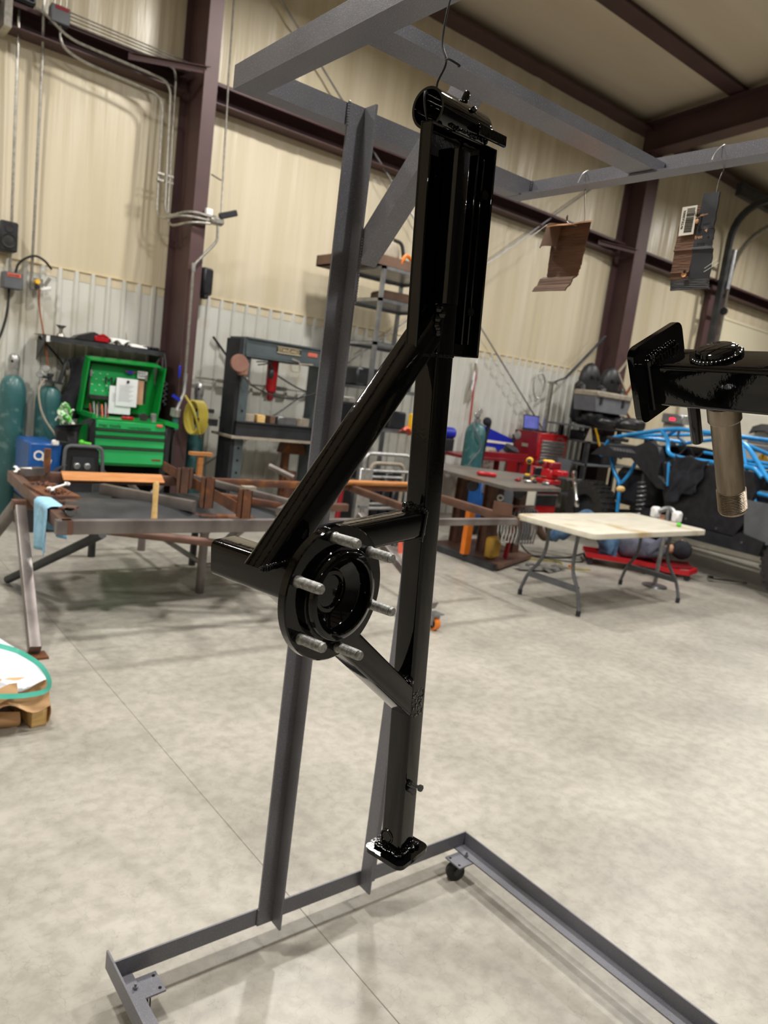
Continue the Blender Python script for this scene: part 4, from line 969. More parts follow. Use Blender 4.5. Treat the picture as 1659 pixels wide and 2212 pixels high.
ctube([(.0, .17, 1.47), (.84, .9, 1.635)], r=.022); ctube([(.85, .2, 1.63), (.35, .75, 1.54), (.0, 1.3, 1.47)], r=.02); ctube([(1.6, .17, 1.62), (2.2, 1.3, 1.25)], r=.022); ctube([(1.2, .3, 1.4), (2.2, .3, 1.38)], r=.02)
bp_ = K['dkplastic']
def slab(P, w0, w1, name, mt=bp_): return M().ext([U(l, w0, z) for l, z in P], UN*(w1-w0)).obj(name, mt, bg)
for w0, w1 in ((-.03, .06), (1.44, 1.53)):
    slab([(-.37, 1.16), (-.2, 1.30), (0, 1.32), (.42, 1.36), (.62, 1.45), (.78, 1.39), (.87, 1.22), (.86, 1.05), (1.02, .89), (.88, .9), (.68, 1.02), (.37, 1.2), (.06, 1.17)], w0, w1, 'front_fender')
    slab([(.87, 1.22), (1.0, 1.26), (2.12, 1.28), (2.2, 1.1), (2.14, .72), (2.05, .56), (1.1, .55), (.96, .88), (1.02, .89)], w0+.02, w1, 'side_panel', K['leather'])
    slab([(.72, .62), (1.1, .55), (2.06, .55), (2.14, .62), (2.45, .58), (2.42, .42), (1.2, .40), (.7, .44)], w0-.02, w1+.02, 'sill')
M().sheet(lambda u, v: U(-.30+.95*u, .03+1.44*v, 1.27+.12*u+.06*sin(pi*v)), 6, 8, .02).obj('hood', bp_, bg)
M().ext([U(-.05, -.035, 1.30), U(.36, -.035, 1.31), U(.46, -.035, 1.27), U(.06, -.035, 1.255)], UN*.004).obj('hood_badge', K['greyplastic'], bg)
for k in range(7): M().ext([U(.04+.055*k, -.038, 1.297-.002*k), U(.075+.055*k, -.038, 1.296-.002*k), U(.10+.055*k, -.038, 1.265), U(.065+.055*k, -.038, 1.265)], UN*.003).obj('hood_badge_stripe', K['steel'], bg)
fl_ = M().ext([U(.3, .2, .42), U(2.4, .2, .42), U(2.4, 1.3, .42), U(.3, 1.3, .42)], (0, 0, .06)); fl_.obj('floor_pan', bp_, bg)
for w in (.38, 1.05):
    t = M(); t.box(U(1.45, w, .68), (.5, .5, .2), Matrix.Rotation(-.2, 3, 'Z'), .06); t.box(U(1.74, w, 1.02), (.48, .2, .62), Matrix.Rotation(-.2, 3, 'Z'), .07)
    t.obj('seat', K['leather'], bg)
M().tube([U(.85, .35, .95), U(1.15, .38, 1.12)], .02, 8).lathe([(.15, -.014), (.18, 0), (.15, .014), (.15, -.014)], U(1.17, .38, 1.13), UD+V((0, 0, .4)), 20).obj('steering_wheel', K['rubber'], bg)
M().box(U(.85, .75, 1.15), (1.2, .2, .3), Matrix.Rotation(-.2, 3, 'Z'), .05).obj('dashboard', bp_, bg)
M().box(U(2.3, .75, .95), (1.3, .8, .25), Matrix.Rotation(-.2, 3, 'Z'), .05).obj('rear_bed', bp_, bg)
M().box(U(.2, .75, .8), (1.0, .75, .5), Matrix.Rotation(-.2, 3, 'Z'), .08).obj('front_frame', bp_, bg)
def spring(l, w, z0, z1, l2):
    m = M(); P = []
    for k in range(90):
        t = k/89; a = t*2*pi*8
        P.append(U(l+(l2-l)*t + .052*cos(a), w+.052*sin(a), z0+(z1-z0)*t))
    m.tube(P, .009, 6); o = m.obj('coil_spring', K['steel'], bg)
    M().tube([U(l, w, z0-.12), U(l2, w, z1+.1)], .025, 10).obj('shock', K['dksteel'], bg)
for w in (.06, 1.44): spring(.60, w, .48, .93, .55); spring(2.62, w, .5, .95, 2.5)
def wheel(l, w, s, z=.40):
    m = M();
    c = U(l, w, z); ax = UN
    m.lathe([(.20, -.12), (.325, -.14), (.373, -.125), (.382, 0), (.373, .125), (.325, .14), (.20, .12)], c, ax, 40)
    o = m.obj('tyre', K['rubber'], bg)
    tr_ = M()
    for k in range(30):
        a = 2*pi*k/30; e = UD*cos(a) + V((0, 0, sin(a))); tg = UD*(-sin(a)) + V((0, 0, cos(a)))
        R3 = Matrix(((tg.x, ax.x, e.x), (tg.y, ax.y, e.y), (tg.z, ax.z, e.z)))
        off = .035 if k % 2 else -.035
        tr_.box(c + e*.383 + ax*(off-.05), (.034, .085, .03), R3, .004); tr_.box(c + e*.383 + ax*(off+.055), (.034, .085, .03), R3, .004)
        for q in (-.12, .12): tr_.box(c + e*.362 + ax*q, (.036, .03, .05), R3, .004)
    tr_.obj('tread', K['rubber'], o)
    M().lathe([(.20, -.10), (.205, -.02), (.15, -.03), (.06, -.05), (0, -.05)], c, ax, 24).lathe([(.20, .10), (.205, .02), (.15, .03), (.06, .05), (0, .05)], c, ax, 24).obj('rim', K['dksteel'], bg)
for l in (-.38, 2.80):
    for w, s in ((.13, -1), (1.38, 1)): wheel(l, w, s)
    M().tube([U(l, .2, .38), U(l+.35*(1 if l < 1 else -1), .6, .45)], .03, 8).tube([U(l, 1.3, .38), U(l+.35*(1 if l < 1 else -1), .9, .45)], .03, 8).obj('suspension_arm', K['dksteel'], bg)
for l, z in ((.97, 1.22), (1.05, 1.2), (1.02, .98), (1.42, .62), (1.85, .6), (2.2, .52)):
    M().lathe([(0, 0), (.012, 0), (.012, .006), (0, .008)], U(l, -.055, z), -UN, 10).obj('panel_bolt', K['bolts'], bg)
M().tube([U(1.0, -.04, 1.23), U(1.05, -.04, .95)], .018, 8).obj('blue_strap', cg, bg)
M().ext([U(2.1, -.02, .98), U(2.5, -.02, .98), U(2.75, -.02, .62), U(2.2, -.02, .5)], UN*.02).obj('mud_guard', K['greyplastic'], bg)
# coat over the door rail
def coat(u, v):
    d = u*.58
    return U(1.10+.45*v-.05*u*(1-v)+.14*u*(v-.5)*-1+.02*sin(u*12+v*8), -.05-.03*sin(v*11+u*2)-.02, 1.335-d*(1-.35*v)-.02*sin(v*9))
one(M().sheet(coat, 20, 20, .01), 'work_coat', K['cloth'], 'dark work coat draped over the buggy door rail', 'coat', smooth=180)
one(M().sheet(lambda u, v: U(.25+.55*u, .25+.5*v, 1.32+.1*sin(u*7)+.06*sin(v*9+u*4)), 14, 14, .01), 'tarp', K['cloth'], 'crumpled dark tarp lying across the front of the buggy', 'tarp', smooth=180)
one(M().box(U(.05, -.0, 1.41), (.06, .36, .05), Matrix.Rotation(-.2, 3, 'Z'), .01).box(U(-.05, 0, 1.40), (.08, .08, .07), None, .02), 'impact_gun', K['dkplastic'], 'black power tool resting on the front cage tube of the buggy', 'tool')

# tripod of polished jack stand behind the table
js = thing('jack_stand', 'polished metal stand with two flat feet beside the right end of the folding table', 'stand', (6.98, 4.06, 0))
for y in (4.15, 3.91):
    M().bb((6.90, y-.04, .70), (7.0, y+.04, .82), .02).obj('foot', K['white'], js)
M().tube(bend([(6.95, 4.15, .76), (7.0, 4.03, .84), (6.95, 3.91, .76)], .1), .027, 8).tube([(6.985, 4.03, 0), (6.985, 4.03, .82)], .022, 8).lathe([(0, 0), (.13, 0), (.12, .02), (0, .03)], (6.985, 4.03, 0), (0, 0, 1), 16).obj('stem', K['steel'], js)

# white machine behind the buggy
mc = thing('cutting_machine', 'off-white machine with amber warning triangles behind the buggy', 'machine', (10.75, 4.9, 0))
M().bb((10.25, 3.2, .0), (11.3, 6.0, 1.36), .02).obj('base_cabinet', K['machine'], mc)
M().bb((10.22, 3.0, 1.58), (10.3, 4.95, 1.66), .01).bb((10.22, 3.0, 1.50), (10.3, 4.95, 1.56), .01).obj('gantry_rail', K['steel'], mc)
M().bb((10.28, 3.0, 1.36), (10.36, 5.2, 1.50), .01).obj('front_panel', K['machine'], mc)
M().bb((10.5, 3.2, 1.36), (11.2, 6.2, 2.0), .02).obj('hood', K['machine'], mc)
M().bb((10.2, 5.94, 1.72), (10.45, 6.28, 1.86), .015).obj('control_box', K['steel'], mc)
M().bb((10.19, 6.06, 1.765), (10.2, 6.14, 1.80)).obj('display', K['redled'], mc)
M().bb((10.3, 5.9, 1.3), (10.5, 6.3, 1.72), .01).obj('control_column', K['machine'], mc)
M().sheet(lambda u, v: (10.35+.2*v, 3.9+1.1*u, 1.72+.08*sin(u*9)+.05*sin(v*7+u*5)), 12, 6, .02).obj('hose_bundle', K['rubber'], mc)
for y in (4.72, 4.48, 4.1):
    s = M().ext([(10.277, y-.09, 1.375), (10.277, y+.09, 1.375), (10.277, y, 1.49)], (-.003, 0, 0)).obj('warning_sign', K['amber'], mc)
    M().bb((10.272, y-.008, 1.405), (10.274, y+.008, 1.45)).bb((10.272, y-.008, 1.387), (10.274, y+.008, 1.397)).obj('warning_mark', K['ink'], s)

# ------------------------------------------------------------------ red tool cabinets, laptop
rc = thing('tool_cabinet', 'tall red tool cabinet with grey drawers standing against the ribbed wall', 'cabinet', (8.75, 7.45, 0))
M().bb((8.62, 7.25, .1), (9.3, 7.75, .84), .01).obj('lower_body', K['red'], rc)
M().bb((8.68, 7.25, .85), (9.33, 7.75, 1.335), .01).obj('upper_body', K['red'], rc)
M().bb((8.655, 7.27, .86), (8.685, 7.74, 1.34), .006).obj('side_panel', K['dkred'], rc)
M().bb((8.645, 7.235, .98), (8.68, 7.262, 1.28), .004).obj('side_handle', K['red'], rc)
M().bb((8.60, 7.26, .08), (8.63, 7.76, .86), .006).obj('lower_side', K['red'], rc)
for k, (z0, z1) in enumerate(((1.185, 1.235), (1.135, 1.18), (1.085, 1.13), (1.04, 1.08), (.99, 1.03), (.945, .985), (.885, .94))):
    d = M().bb((8.73, 7.232, z0), (9.27, 7.26, z1-.004), .003).obj('drawer', K['dkplastic' if k == 6 else 'steel'], rc)
    M().bb((8.73, 7.222, z1-.014), (9.27, 7.234, z1-.004), .002).obj('drawer_pull', K['alum'], d)
M().bb((9.08, 7.236, 1.265), (9.2, 7.25, 1.285)).obj('nameplate', K['steel'], rc)
for z0, z1 in ((.66, .84), (.44, .65), (.24, .43)):
    d = M().bb((8.66, 7.232, z0), (9.27, 7.26, z1-.01), .004).obj('drawer', K['dkplastic'], rc)
    M().bb((8.66, 7.222, z1-.03), (9.27, 7.234, z1-.012), .002).obj('drawer_pull', K['alum'], d)
M().lathe([(0, 0), (.06, 0), (.065, .006), (.05, .012), (0, .012)], (8.652, 7.66, 1.25), (-1, 0, 0), 16).obj('round_magnet', K['alum'], rc)
M().bb((8.648, 7.44, 1.10), (8.656, 7.56, 1.15)).obj('side_latch', K['grime'], rc)
for x in (8.72, 9.2):
    M().lathe([(0, -.02), (.05, -.02), (.05, .02), (0, .02)], (x, 7.35, .05), (1, 0, 0), 14).obj('caster', K['rubber'], rc)
one(M().bb((8.588, 7.36, .36), (8.60, 7.56, .58), .003), 'white_board', K['white'], 'small white card on the side of the red tool cabinet', 'card')
lp = thing('laptop', 'open laptop with a blue screen on top of the red tool cabinet', 'laptop', (8.8, 7.5, 1.345))
M().bb((8.64, 7.38, 1.345), (8.99, 7.6, 1.365), .004).obj('keyboard', K['dkplastic'], lp)
M().box((8.81, 7.58, 1.47), (.36, .012, .215), Matrix.Rotation(-.12, 3, 'X'), .003).obj('lid', K['dkplastic'], lp)
M().box((8.81, 7.5725, 1.47), (.335, .003, .185), Matrix.Rotation(-.12, 3, 'X')).obj('screen', K['screen'], lp)
for k in range(4):
    one(M().box((9.08+.05*k, 7.4, 1.35+.01*(k % 2)), (.06, .03, .03), Matrix.Rotation(k*.8, 3, 'Z'), .006), 'loose_fitting', K['chrome'], ('leftmost', 'second', 'third', 'rightmost')[k] + ' small chrome fitting on top of the red cabinet', 'fitting', 'chrome fittings on the red cabinet')
# dark red bench shelf behind the steel bench
rs = thing('side_shelf', 'dark red low shelf bench along the ribbed wall behind the steel bench', 'bench', (7.3, 7.2, 0))
M().bb((6.95, 7.0, .94), (8.2, 7.04, 1.02), .005).bb((6.95, 7.0, .90), (8.2, 7.6, .94), .005).obj('top_tray', K['dkred'], rs)
for x in (7.0, 8.1):
    for y in (7.05, 7.5): M().bb((x-.03, y-.03, 0), (x+.03, y+.03, .9)).obj('leg', K['dkred'], rs)
one(M().box((7.6, 7.3, 1.0), (.3, .25, .12), Matrix.Rotation(.3, 3, 'Z'), .03), 'tool_pouch', K['grime'], 'grey bundle of tools lying in the dark red shelf tray', 'bundle')
one(M().lathe([(0, 0), (.11, 0), (.11, .08), (0, .08)], (7.95, 7.15, 1.02), (.1, -.5, 1), 16), 'round_tin', K['dkplastic'], 'round dark tin at the right end of the dark red shelf', 'tin')

# teal cylinder with regulator beside the steel bench
def cylinder(x, y, h, r, label, capped=True, zcap=.0):
    t = thing('gas_cylinder', label, 'cylinder', (x, y, 0))
    pf = [(0, .0), (r-.01, 0), (r, .015), (r, h-.2)]
    for k in range(1, 9):
        a = pi/2*k/8; pf.append((r-(r-.035)*(1-cos(a)), h-.2+.17*sin(a)))
    pf += [(.035, h), (0, h)]
    M().lathe(pf, (x, y, 0), (0, 0, 1), 32).obj('body', K['teal'], t)
    M().lathe([(.036, 0), (.046, 0), (.046, .05), (.036, .05), (.036, 0)], (x, y, h-.03), (0, 0, 1), 18).obj('neck_ring', K['alum'], t)
    if capped:
        M().lathe([(.043, 0), (.052, .02), (.052, .10), (.045, .13), (.025, .15), (0, .155)], (x, y, h+.02), (0, 0, 1), 20).obj('cap', K['alum'], t)
        M().lathe([(0, 0), (.012, 0), (.012, .002), (0, .002)], (x-.025, y-.046, h+.1), (-.45, -.9, 0), 10).obj('cap_hole', K['hole'], t)
    else:
        M().lathe([(0, 0), (.022, 0), (.022, .06), (.03, .06), (.03, .085), (0, .085)], (x, y, h), (0, 0, 1), 12).tube([(x, y, h+.045), (x-.09, y-.05, h+.05)], .014, 8).obj('valve', K['dksteel'], t)
        for dx, dz in ((-.11, .02), (-.06, .075)):
            M().lathe([(0, 0), (.032, 0), (.034, .02), (.028, .026), (0, .026)], (x+dx, y-.08, h+.05+dz), (-.3, -1, .1), 16).obj('gauge', K['alum'], t)
    return t
cylinder(6.92, 6.85, 1.42, .135, 'teal gas cylinder with a regulator standing behind the steel workbench', False)
one(M().tube(spline([(6.86, 6.78, 1.46), (6.74, 6.72, 1.35), (6.86, 6.66, 1.1), (6.7, 6.68, .85), (6.62, 6.7, .5), (6.7, 6.6, .1)], 6), .009, 6), 'gas_hose', K['greyplastic'], 'thin grey hose hanging from the teal cylinder behind the steel bench', 'hose')
one(M().sheet(lambda u, v: (7.06+.04*sin(v*5)+.12*v*u+.02, 6.85+.1*(u-.5), 1.40-.56*u+.03*sin(v*3)), 10, 8, .02).ball((7.07, 6.82, 1.42), .06, 10), 'dark_jacket', K['cloth'], 'dark jacket hanging off the right side of the teal cylinder by the bench', 'jacket')
bw = thing('welder_unit', 'bright blue welding machine on the floor under the steel bench', 'welder', (6.9, 6.6, 0))
M().bb((6.72, 6.4, .18), (7.1, 6.8, .72), .02).obj('case', K['blue'], bw); M().bb((6.72, 6.38, .55), (7.1, 6.40, .72), .004).obj('top_trim', K['steel'], bw)
M().bb((6.70, 6.42, .06), (7.12, 6.78, .18), .01).obj('cart_base', K['dkplastic'], bw)
for x in (6.76, 7.06): M().lathe([(0, -.02), (.06, -.02), (.06, .02), (0, .02)], (x, 6.5, .06), (1, 0, 0), 14).obj('caster', K['rubber'], bw)
pb = thing('welder_unit', 'grey welding machine with a white front panel behind the bench leg', 'welder', (7.25, 6.2, 0))
M().bb((7.0, 6.1, .05), (7.45, 6.6, .78), .03).obj('case', K['greyplastic'], pb); M().bb((7.08, 6.085, .42), (7.38, 6.1, .70), .005).obj('front_panel', K['machine'], pb)
M().bb((7.03, 6.09, .0), (7.42, 6.55, .05)).obj('feet', K['dkplastic'], pb)
# blue sheet-metal guard on the wall, motor
gd = thing('blue_guard', 'royal blue tapering sheet-metal guard with a pale stripe against the ribbed wall', 'guard', (8.1, 7.65, .9))
M().ext([(7.70, 7.6, 1.37), (8.47, 7.6, 1.185), (8.49, 7.6, 1.08), (7.86, 7.6, .90), (7.72, 7.6, .88)], (0, .12, 0)).obj('panel', K['royal'], gd)
M().ext([(7.70, 7.592, 1.15), (8.5, 7.592, 1.125), (8.5, 7.592, 1.095), (7.70, 7.592, 1.11)], (0, .008, 0)).obj('stripe', K['tanlabel'], gd)
M().tube([(8.5, 7.62, 1.0), (8.52, 7.62, 1.2)], .035, 8).tube([(8.5, 7.6, 1.18), (8.42, 7.55, 1.26)], .014, 6).ball((8.53, 7.6, 1.32), .022, 8).obj('bracket', K['dksteel'], gd)
M().bb((7.85, 7.65, 0), (7.93, 7.73, .9)).obj('support_post', K['dksteel'], gd)
mo = thing('electric_motor', 'dark blue electric motor mounted left of the teal cylinder', 'motor', (6.95, 7.55, 1.15))
M().lathe([(0, -.13), (.08, -.13), (.085, -.1), (.085, .1), (.06, .12), (.06, .2), (0, .2)], (7.0, 7.5, 1.19), (-1, 0, 0), 18).obj('body', K['royal'], mo)
M().lathe([(0, 0), (.05, 0), (.05, .04), (0, .04)], (6.8, 7.5, 1.19), (-1, 0, 0), 14).obj('pulley', K['alum'], mo)
M().bb((6.9, 7.4, .95), (7.1, 7.6, 1.12), .01).bb((6.95, 7.55, 0), (7.05, 7.65, .95)).obj('mount', K['dkpress'], mo)
# things on the wall between
one(M().tube([(7.72, 7.76, .6), (7.705, 7.8, 1.95)], .012, 8).tube([(7.705, 7.8, 1.95), (7.703, 7.803, 2.08)], .015, 8), 'broom_handle', K['red'], 'red broom handle with a black grip leaning on the ribbed wall', 'broom')
bn = thing('feather_banner', 'narrow white feather-shaped banner hanging on the ribbed wall', 'banner', (7.66, 7.8, 1.6))
M().ext([(7.665, 7.80, 2.22), (7.73, 7.80, 2.12), (7.74, 7.80, 2.0), (7.69, 7.80, 1.72), (7.58, 7.80, 1.62), (7.60, 7.80, 1.78), (7.65, 7.80, 2.0)], (0, -.006, 0)).obj('cloth', K['grime'], bn)
M().ext([(7.66, 7.793, 2.10), (7.715, 7.793, 2.05), (7.68, 7.793, 1.80), (7.64, 7.793, 1.85)], (0, -.002, 0)).obj('print_field', K['paper'], bn)
text('TGIA', (7.655, 7.789, 1.84), (.12, 0, 1), (-1, 0, .1), .055, K['ink'], bn)
M().tube([(7.665, 7.78, 2.2), (7.672, 7.78, 2.26)], .018, 8).obj('clip', K['white'], bn)
one(M().tube([V((9.1+.13*cos(a)*(1+.06*sin(3*a)), 7.79, 2.04+.19*sin(a))) for a in [2*pi*k/28 for k in range(28)]], .01, 6, True).tube([(9.12, 7.79, 2.24), (9.16, 7.8, 2.34)], .008, 6), 'cable_loop', K['galv'], 'loop of grey cable hanging on the ribbed wall left of the black seats', 'cable')
one(M().tube([(9.5, 7.62, 2.22), (10.3, 7.60, 2.98)], .02, 8).tube([(9.5, 7.62, 2.22), (8.98, 7.45, 2.09)], .015, 8), 'dark_pipe', K['dksteel'], 'dark pipe slanting up behind the black seats', 'pipe')
# seat shelf
ss = thing('storage_rack', 'grey steel rack holding black vehicle seats and a cooler by the right column', 'rack', (9.9, 7.2, 0))
for z in (.45, .95, 1.30, 1.52):
    M().bb((9.35 if z < 1.4 else 9.0, 6.9, z-.03), (11.0, 7.5, z), .004).obj('shelf', K['greyplastic'], ss)
for x in (9.4, 10.95):
    for y in (6.93, 7.47): M().bb((x-.03, y-.03, 0), (x+.03, y+.03, 1.52)).obj('upright', K['dksteel'], ss)
M().bb((8.95, 7.42, 0), (9.0, 7.47, 2.1)).bb((8.9, 7.43, 2.08), (9.1, 7.46, 2.11)).obj('back_post', K['galv'], ss)
def seat(x, y, z, label, lean=0, grp=None):
    t = thing('vehicle_seat', label, 'seat', (x, y, z), None, grp)
    def f(m, c, d, b): return m.box(c, d, Matrix.Rotation(lean, 3, 'X'), b)
    m = M(); f(m, (x, y, z+.36), (.56, .18, .66), .08); m.obj('back', K['leather'], t)
    m = M(); m.ball((x, y-.02, z+.70), .24, 16, (.92, .5, 1.1)); m.obj('headrest', K['leather'], t)
    for s in (-1, 1):
        M().box((x+s*.22, y-.06, z+.35), (.10, .2, .56), Matrix.Rotation(s*.12, 3, 'Y'), .045).obj('bolster', K['leather'], t)
        M().box((x+s*.075, y-.135, z+.74), (.08, .03, .05), None, .008).obj('harness_slot', K['hole'], t)
    M().box((x, y-.26, z+.09), (.5, .5, .16), None, .06).obj('cushion', K['leather'], t)
    return t
seat(9.62, 7.28, 1.52, 'left black vehicle seat standing on the grey rack behind the cooler')
seat(10.15, 7.28, 1.52, 'right black vehicle seat standing on the grey rack behind the cooler')
cl = thing('cooler', 'grey cooler box with a pale lid on the rack in front of the seats', 'cooler', (9.6, 6.95, 1.7))
M().ext([(9.22, 6.75, 1.75), (10.0, 6.75, 1.75), (10.06, 6.75, 1.96), (9.16, 6.75, 1.96)], (0, .4, 0)).obj('box', K['coolergrey'], cl)
M().bb((9.18, 6.72, 1.96), (10.04, 7.18, 2.05), .02).obj('lid', K['grime'], cl)
for x in (9.3, 9.85): M().bb((x-.03, 6.735, 1.86), (x+.03, 6.75, 1.97)).obj('latch', K['dkplastic'], cl)
one(M().box((9.5, 6.95, 1.645), (.42, .3, .2), None, .07).ball((9.42, 6.9, 1.68), .15, 12, (1.1, .8, .8)), 'seat_cushion', K['leather'], 'rounded black seat cushion lying under the cooler on the rack', 'cushion')
one(M().box((10.0, 6.95, 1.64), (.4, .3, .2), Matrix.Rotation(.2, 3, 'Z'), .06), 'seat_cushion', K['leather'], 'square black seat cushion lying under the right end of the cooler', 'cushion')
one(M().box((10.5, 7.0, 1.63), (.45, .35, .2), Matrix.Rotation(-.2, 3, 'Z'), .06), 'seat_cushion', K['leather'], 'black seat cushion at the far right of the rack next to the column', 'cushion')
rn = random.Random(31)
for k, (x, z, mt, lb, sz) in enumerate(((9.6, 1.30, 'dkplastic', 'black case on the second shelf of the seat rack', (.4, .3, .14)), (10.2, 1.30, 'greyplastic', 'grey case on the second shelf of the seat rack', (.35, .3, .12)), (10.1, .95, 'dkplastic', 'black bin on the middle shelf of the seat rack', (.4, .35, .22)), (9.75, .45, 'dkred', 'dark red parts box on the lowest shelf of the seat rack', (.25, .2, .1)), (10.2, .45, 'limegreen', 'green tool case on the lowest shelf of the seat rack', (.3, .2, .06)))):
    one(M().box((x, 7.15, z+sz[2]/2), sz, None, .015), 'storage_case', K[mt], lb, 'case')
one(M().ext([(9.28, 6.88, 1.30), (9.44, 6.88, 1.30), (9.36, 6.88, 1.50)], (0, .02, 0)), 'set_square', K['grime'], 'small triangular metal plate standing on the end of the rack shelf', 'plate')
one(M().tube([(9.45, 6.87, 1.5), (9.62, 6.87, 1.25)], .016, 6), 'yellow_lever', K['dewalt'], 'yellow and white lever leaning on the end of the rack shelf', 'lever')
one(M().box((9.0, 7.0, .85), (.32, .03, .3), Matrix.Rotation(.1, 3, 'Y')), 'grey_sheet', K['greyplastic'], 'small grey metal sheet standing right of the bench vise', 'sheet')
fp = thing('frame_stack', 'two leaning tan picture-frame shaped steel frames by the right column', 'frame', (10.7, 7.2, 1.6))
for k, (c, a) in enumerate((((10.66, 7.2, 2.42), .75), ((10.78, 7.16, 2.02), .6))):
    R = Matrix.Rotation(a, 3, 'Y'); h = .3
    for q in range(4):
        a0 = q*pi/2; p0 = V(c) + R @ V((h*cos(a0-.785)*1.41, -.02*k, h*sin(a0-.785)*1.41)); p1 = V(c) + R @ V((h*cos(a0+.785)*1.41, -.02*k, h*sin(a0+.785)*1.41))
        M().sq(p0, p1, .03, .03, (0, 1, 0), .003, 2).obj('frame_bar', K['copper' if k else 'grime'], fp)
# ------------------------------------------------------------------ left back: cylinders, welder, tool chest, shelf
cylinder(1.613, 7.69, 1.36, .118, 'tall teal gas cylinder with a silver cap at the left edge')
c2_ = cylinder(1.935, 7.69, 1.30, .118, 'teal gas cylinder with brass gauges left of the green tool chest', False)
M().box((2.03, 7.62, 1.42), (.03, .06, .26), Matrix.Rotation(.25, 3, 'Y'), .008).box((1.95, 7.62, 1.31), (.2, .05, .02), Matrix.Rotation(.1, 3, 'Y')).obj('hanger_bracket', K['dksteel'], c2_)
one(M().tube(spline([(1.86, 7.58, 1.33), (1.80, 7.52, 1.22), (1.83, 7.45, 1.0), (1.95, 7.35, .8), (2.0, 7.2, .7)], 6), .010, 6), 'gas_hose', K['grime'], 'tan hose running down from the gauges of the teal cylinder', 'hose')
cylinder(3.43, 7.62, 1.30, .095, 'slim teal gas cylinder standing right of the left column')
# welding machine
wd = thing('welder_unit', 'black-fronted welding machine with two round knobs and a blue side', 'welder', (1.9, 7.0, 0))
M().bb((1.60, 6.9, .28), (1.87, 7.4, .80), .015).obj('blue_case', K['blue'], wd)
M().ext([(1.89, 6.86, .30), (2.20, 6.86, .30), (2.18, 6.86, .76), (2.12, 6.86, .80), (1.92, 6.86, .80), (1.88, 6.86, .74)], (0, .55, 0)).obj('front_case', K['dkplastic'], wd)
M().ext([(1.93, 6.84, .50), (2.16, 6.84, .50), (2.13, 6.84, .70), (1.95, 6.84, .70)], (0, .02, 0)).obj('control_panel', K['dkpress'], wd)
M().tube(bend([(1.87, 6.84, .5), (1.88, 6.84, .80), (2.2, 6.84, .80), (2.22, 6.84, .45)], .06), .016, 8).obj('handle_frame', K['greyplastic'], wd)
for x in (1.985, 2.075): M().lathe([(0, 0), (.03, 0), (.028, .02), (.02, .028), (0, .028)], (x, 6.84, .62), (0, -1, 0), 18).obj('knob', K['steel'], wd)
M().bb((1.96, 6.834, .54), (2.11, 6.841, .565)).obj('label_strip', K['royal'], wd)
M().lathe([(.028, 0), (.043, 0), (.043, .002), (.028, .002), (.028, 0)], (1.68, 6.898, .69), (-.1, -1, 0), 20).ext([(1.705, 6.897, .69), (1.79, 6.897, .655), (1.78, 6.897, .62), (1.70, 6.897, .65)], (0, -.002, 0)).obj('case_emblem', K['lightink'], wd)
M().bb((1.6, 6.9, .0), (2.2, 7.4, .28), .01).obj('cart', K['dkplastic'], wd)
for s in (0, 1):
    M().tube(spline([(1.9-.0*s, 6.85, .62) if not s else (2.2, 6.85, .62), (1.80, 6.8, .58) if not s else (2.28, 6.8, .5), (1.72, 6.78, .48) if not s else (2.33, 6.78, .35)], 5), .012, 6).obj('lead', K['rubber'], wd)
hm = thing('welding_helmet', 'black welding helmet resting on the welding machine', 'helmet', (1.93, 7.0, .8))
M().sheet(lambda u, v: (1.93+.14*cos(pi*(u-.05))*(.6+.4*v)+.06*v, 6.98+.12*sin(pi*v*1.0)-.16*sin(pi*u)*(.5+.5*v), .81+.23*sin(pi*.5*v)*(1-.35*u)), 14, 10, .004).obj('shell', K['leather'], hm)
M().ext([(1.80, 6.84, .84), (1.90, 6.83, .83), (1.88, 6.83, .91), (1.81, 6.84, .92)], (0, .015, 0)).obj('visor', K['hole'], hm)
one(M().box((1.80, 6.86, .815), (.06, .04, .05), None, .01), 'small_tin', K['white'], 'small white item under the edge of the welding helmet', 'item')
one(M().sheet(lambda u, v: (1.86+.11*u+.05*v, 7.12-.04*sin(v*6), .98+.17*v-.08*u+.02*sin(u*9+v*5)), 8, 10, .02).tube([(1.92, 7.08, 1.05), (2.0, 7.06, .95)], .025, 8), 'gloves_bundle', K['mixglove'], 'bundle of green and white gloves stuffed behind the welding helmet', 'gloves')
one(M().ball((2.02, 6.86, .83), .026, 10).tube([(2.02, 6.86, .83), (2.1, 6.85, .82)], .014, 7), 'lime_fitting', K['limegreen'], 'lime green fitting on top of the welding machine', 'fitting')
one(M().sheet(lambda u, v: (2.07+.16*u+.03*sin(v*6), 7.60+.05*sin(u*5+v*3), 1.60-.62*v-.06*(1-u)*(1-v)), 10, 14, .02), 'black_coat', K['cloth'], 'long black coat hanging left of the open green tool chest', 'coat', smooth=180)

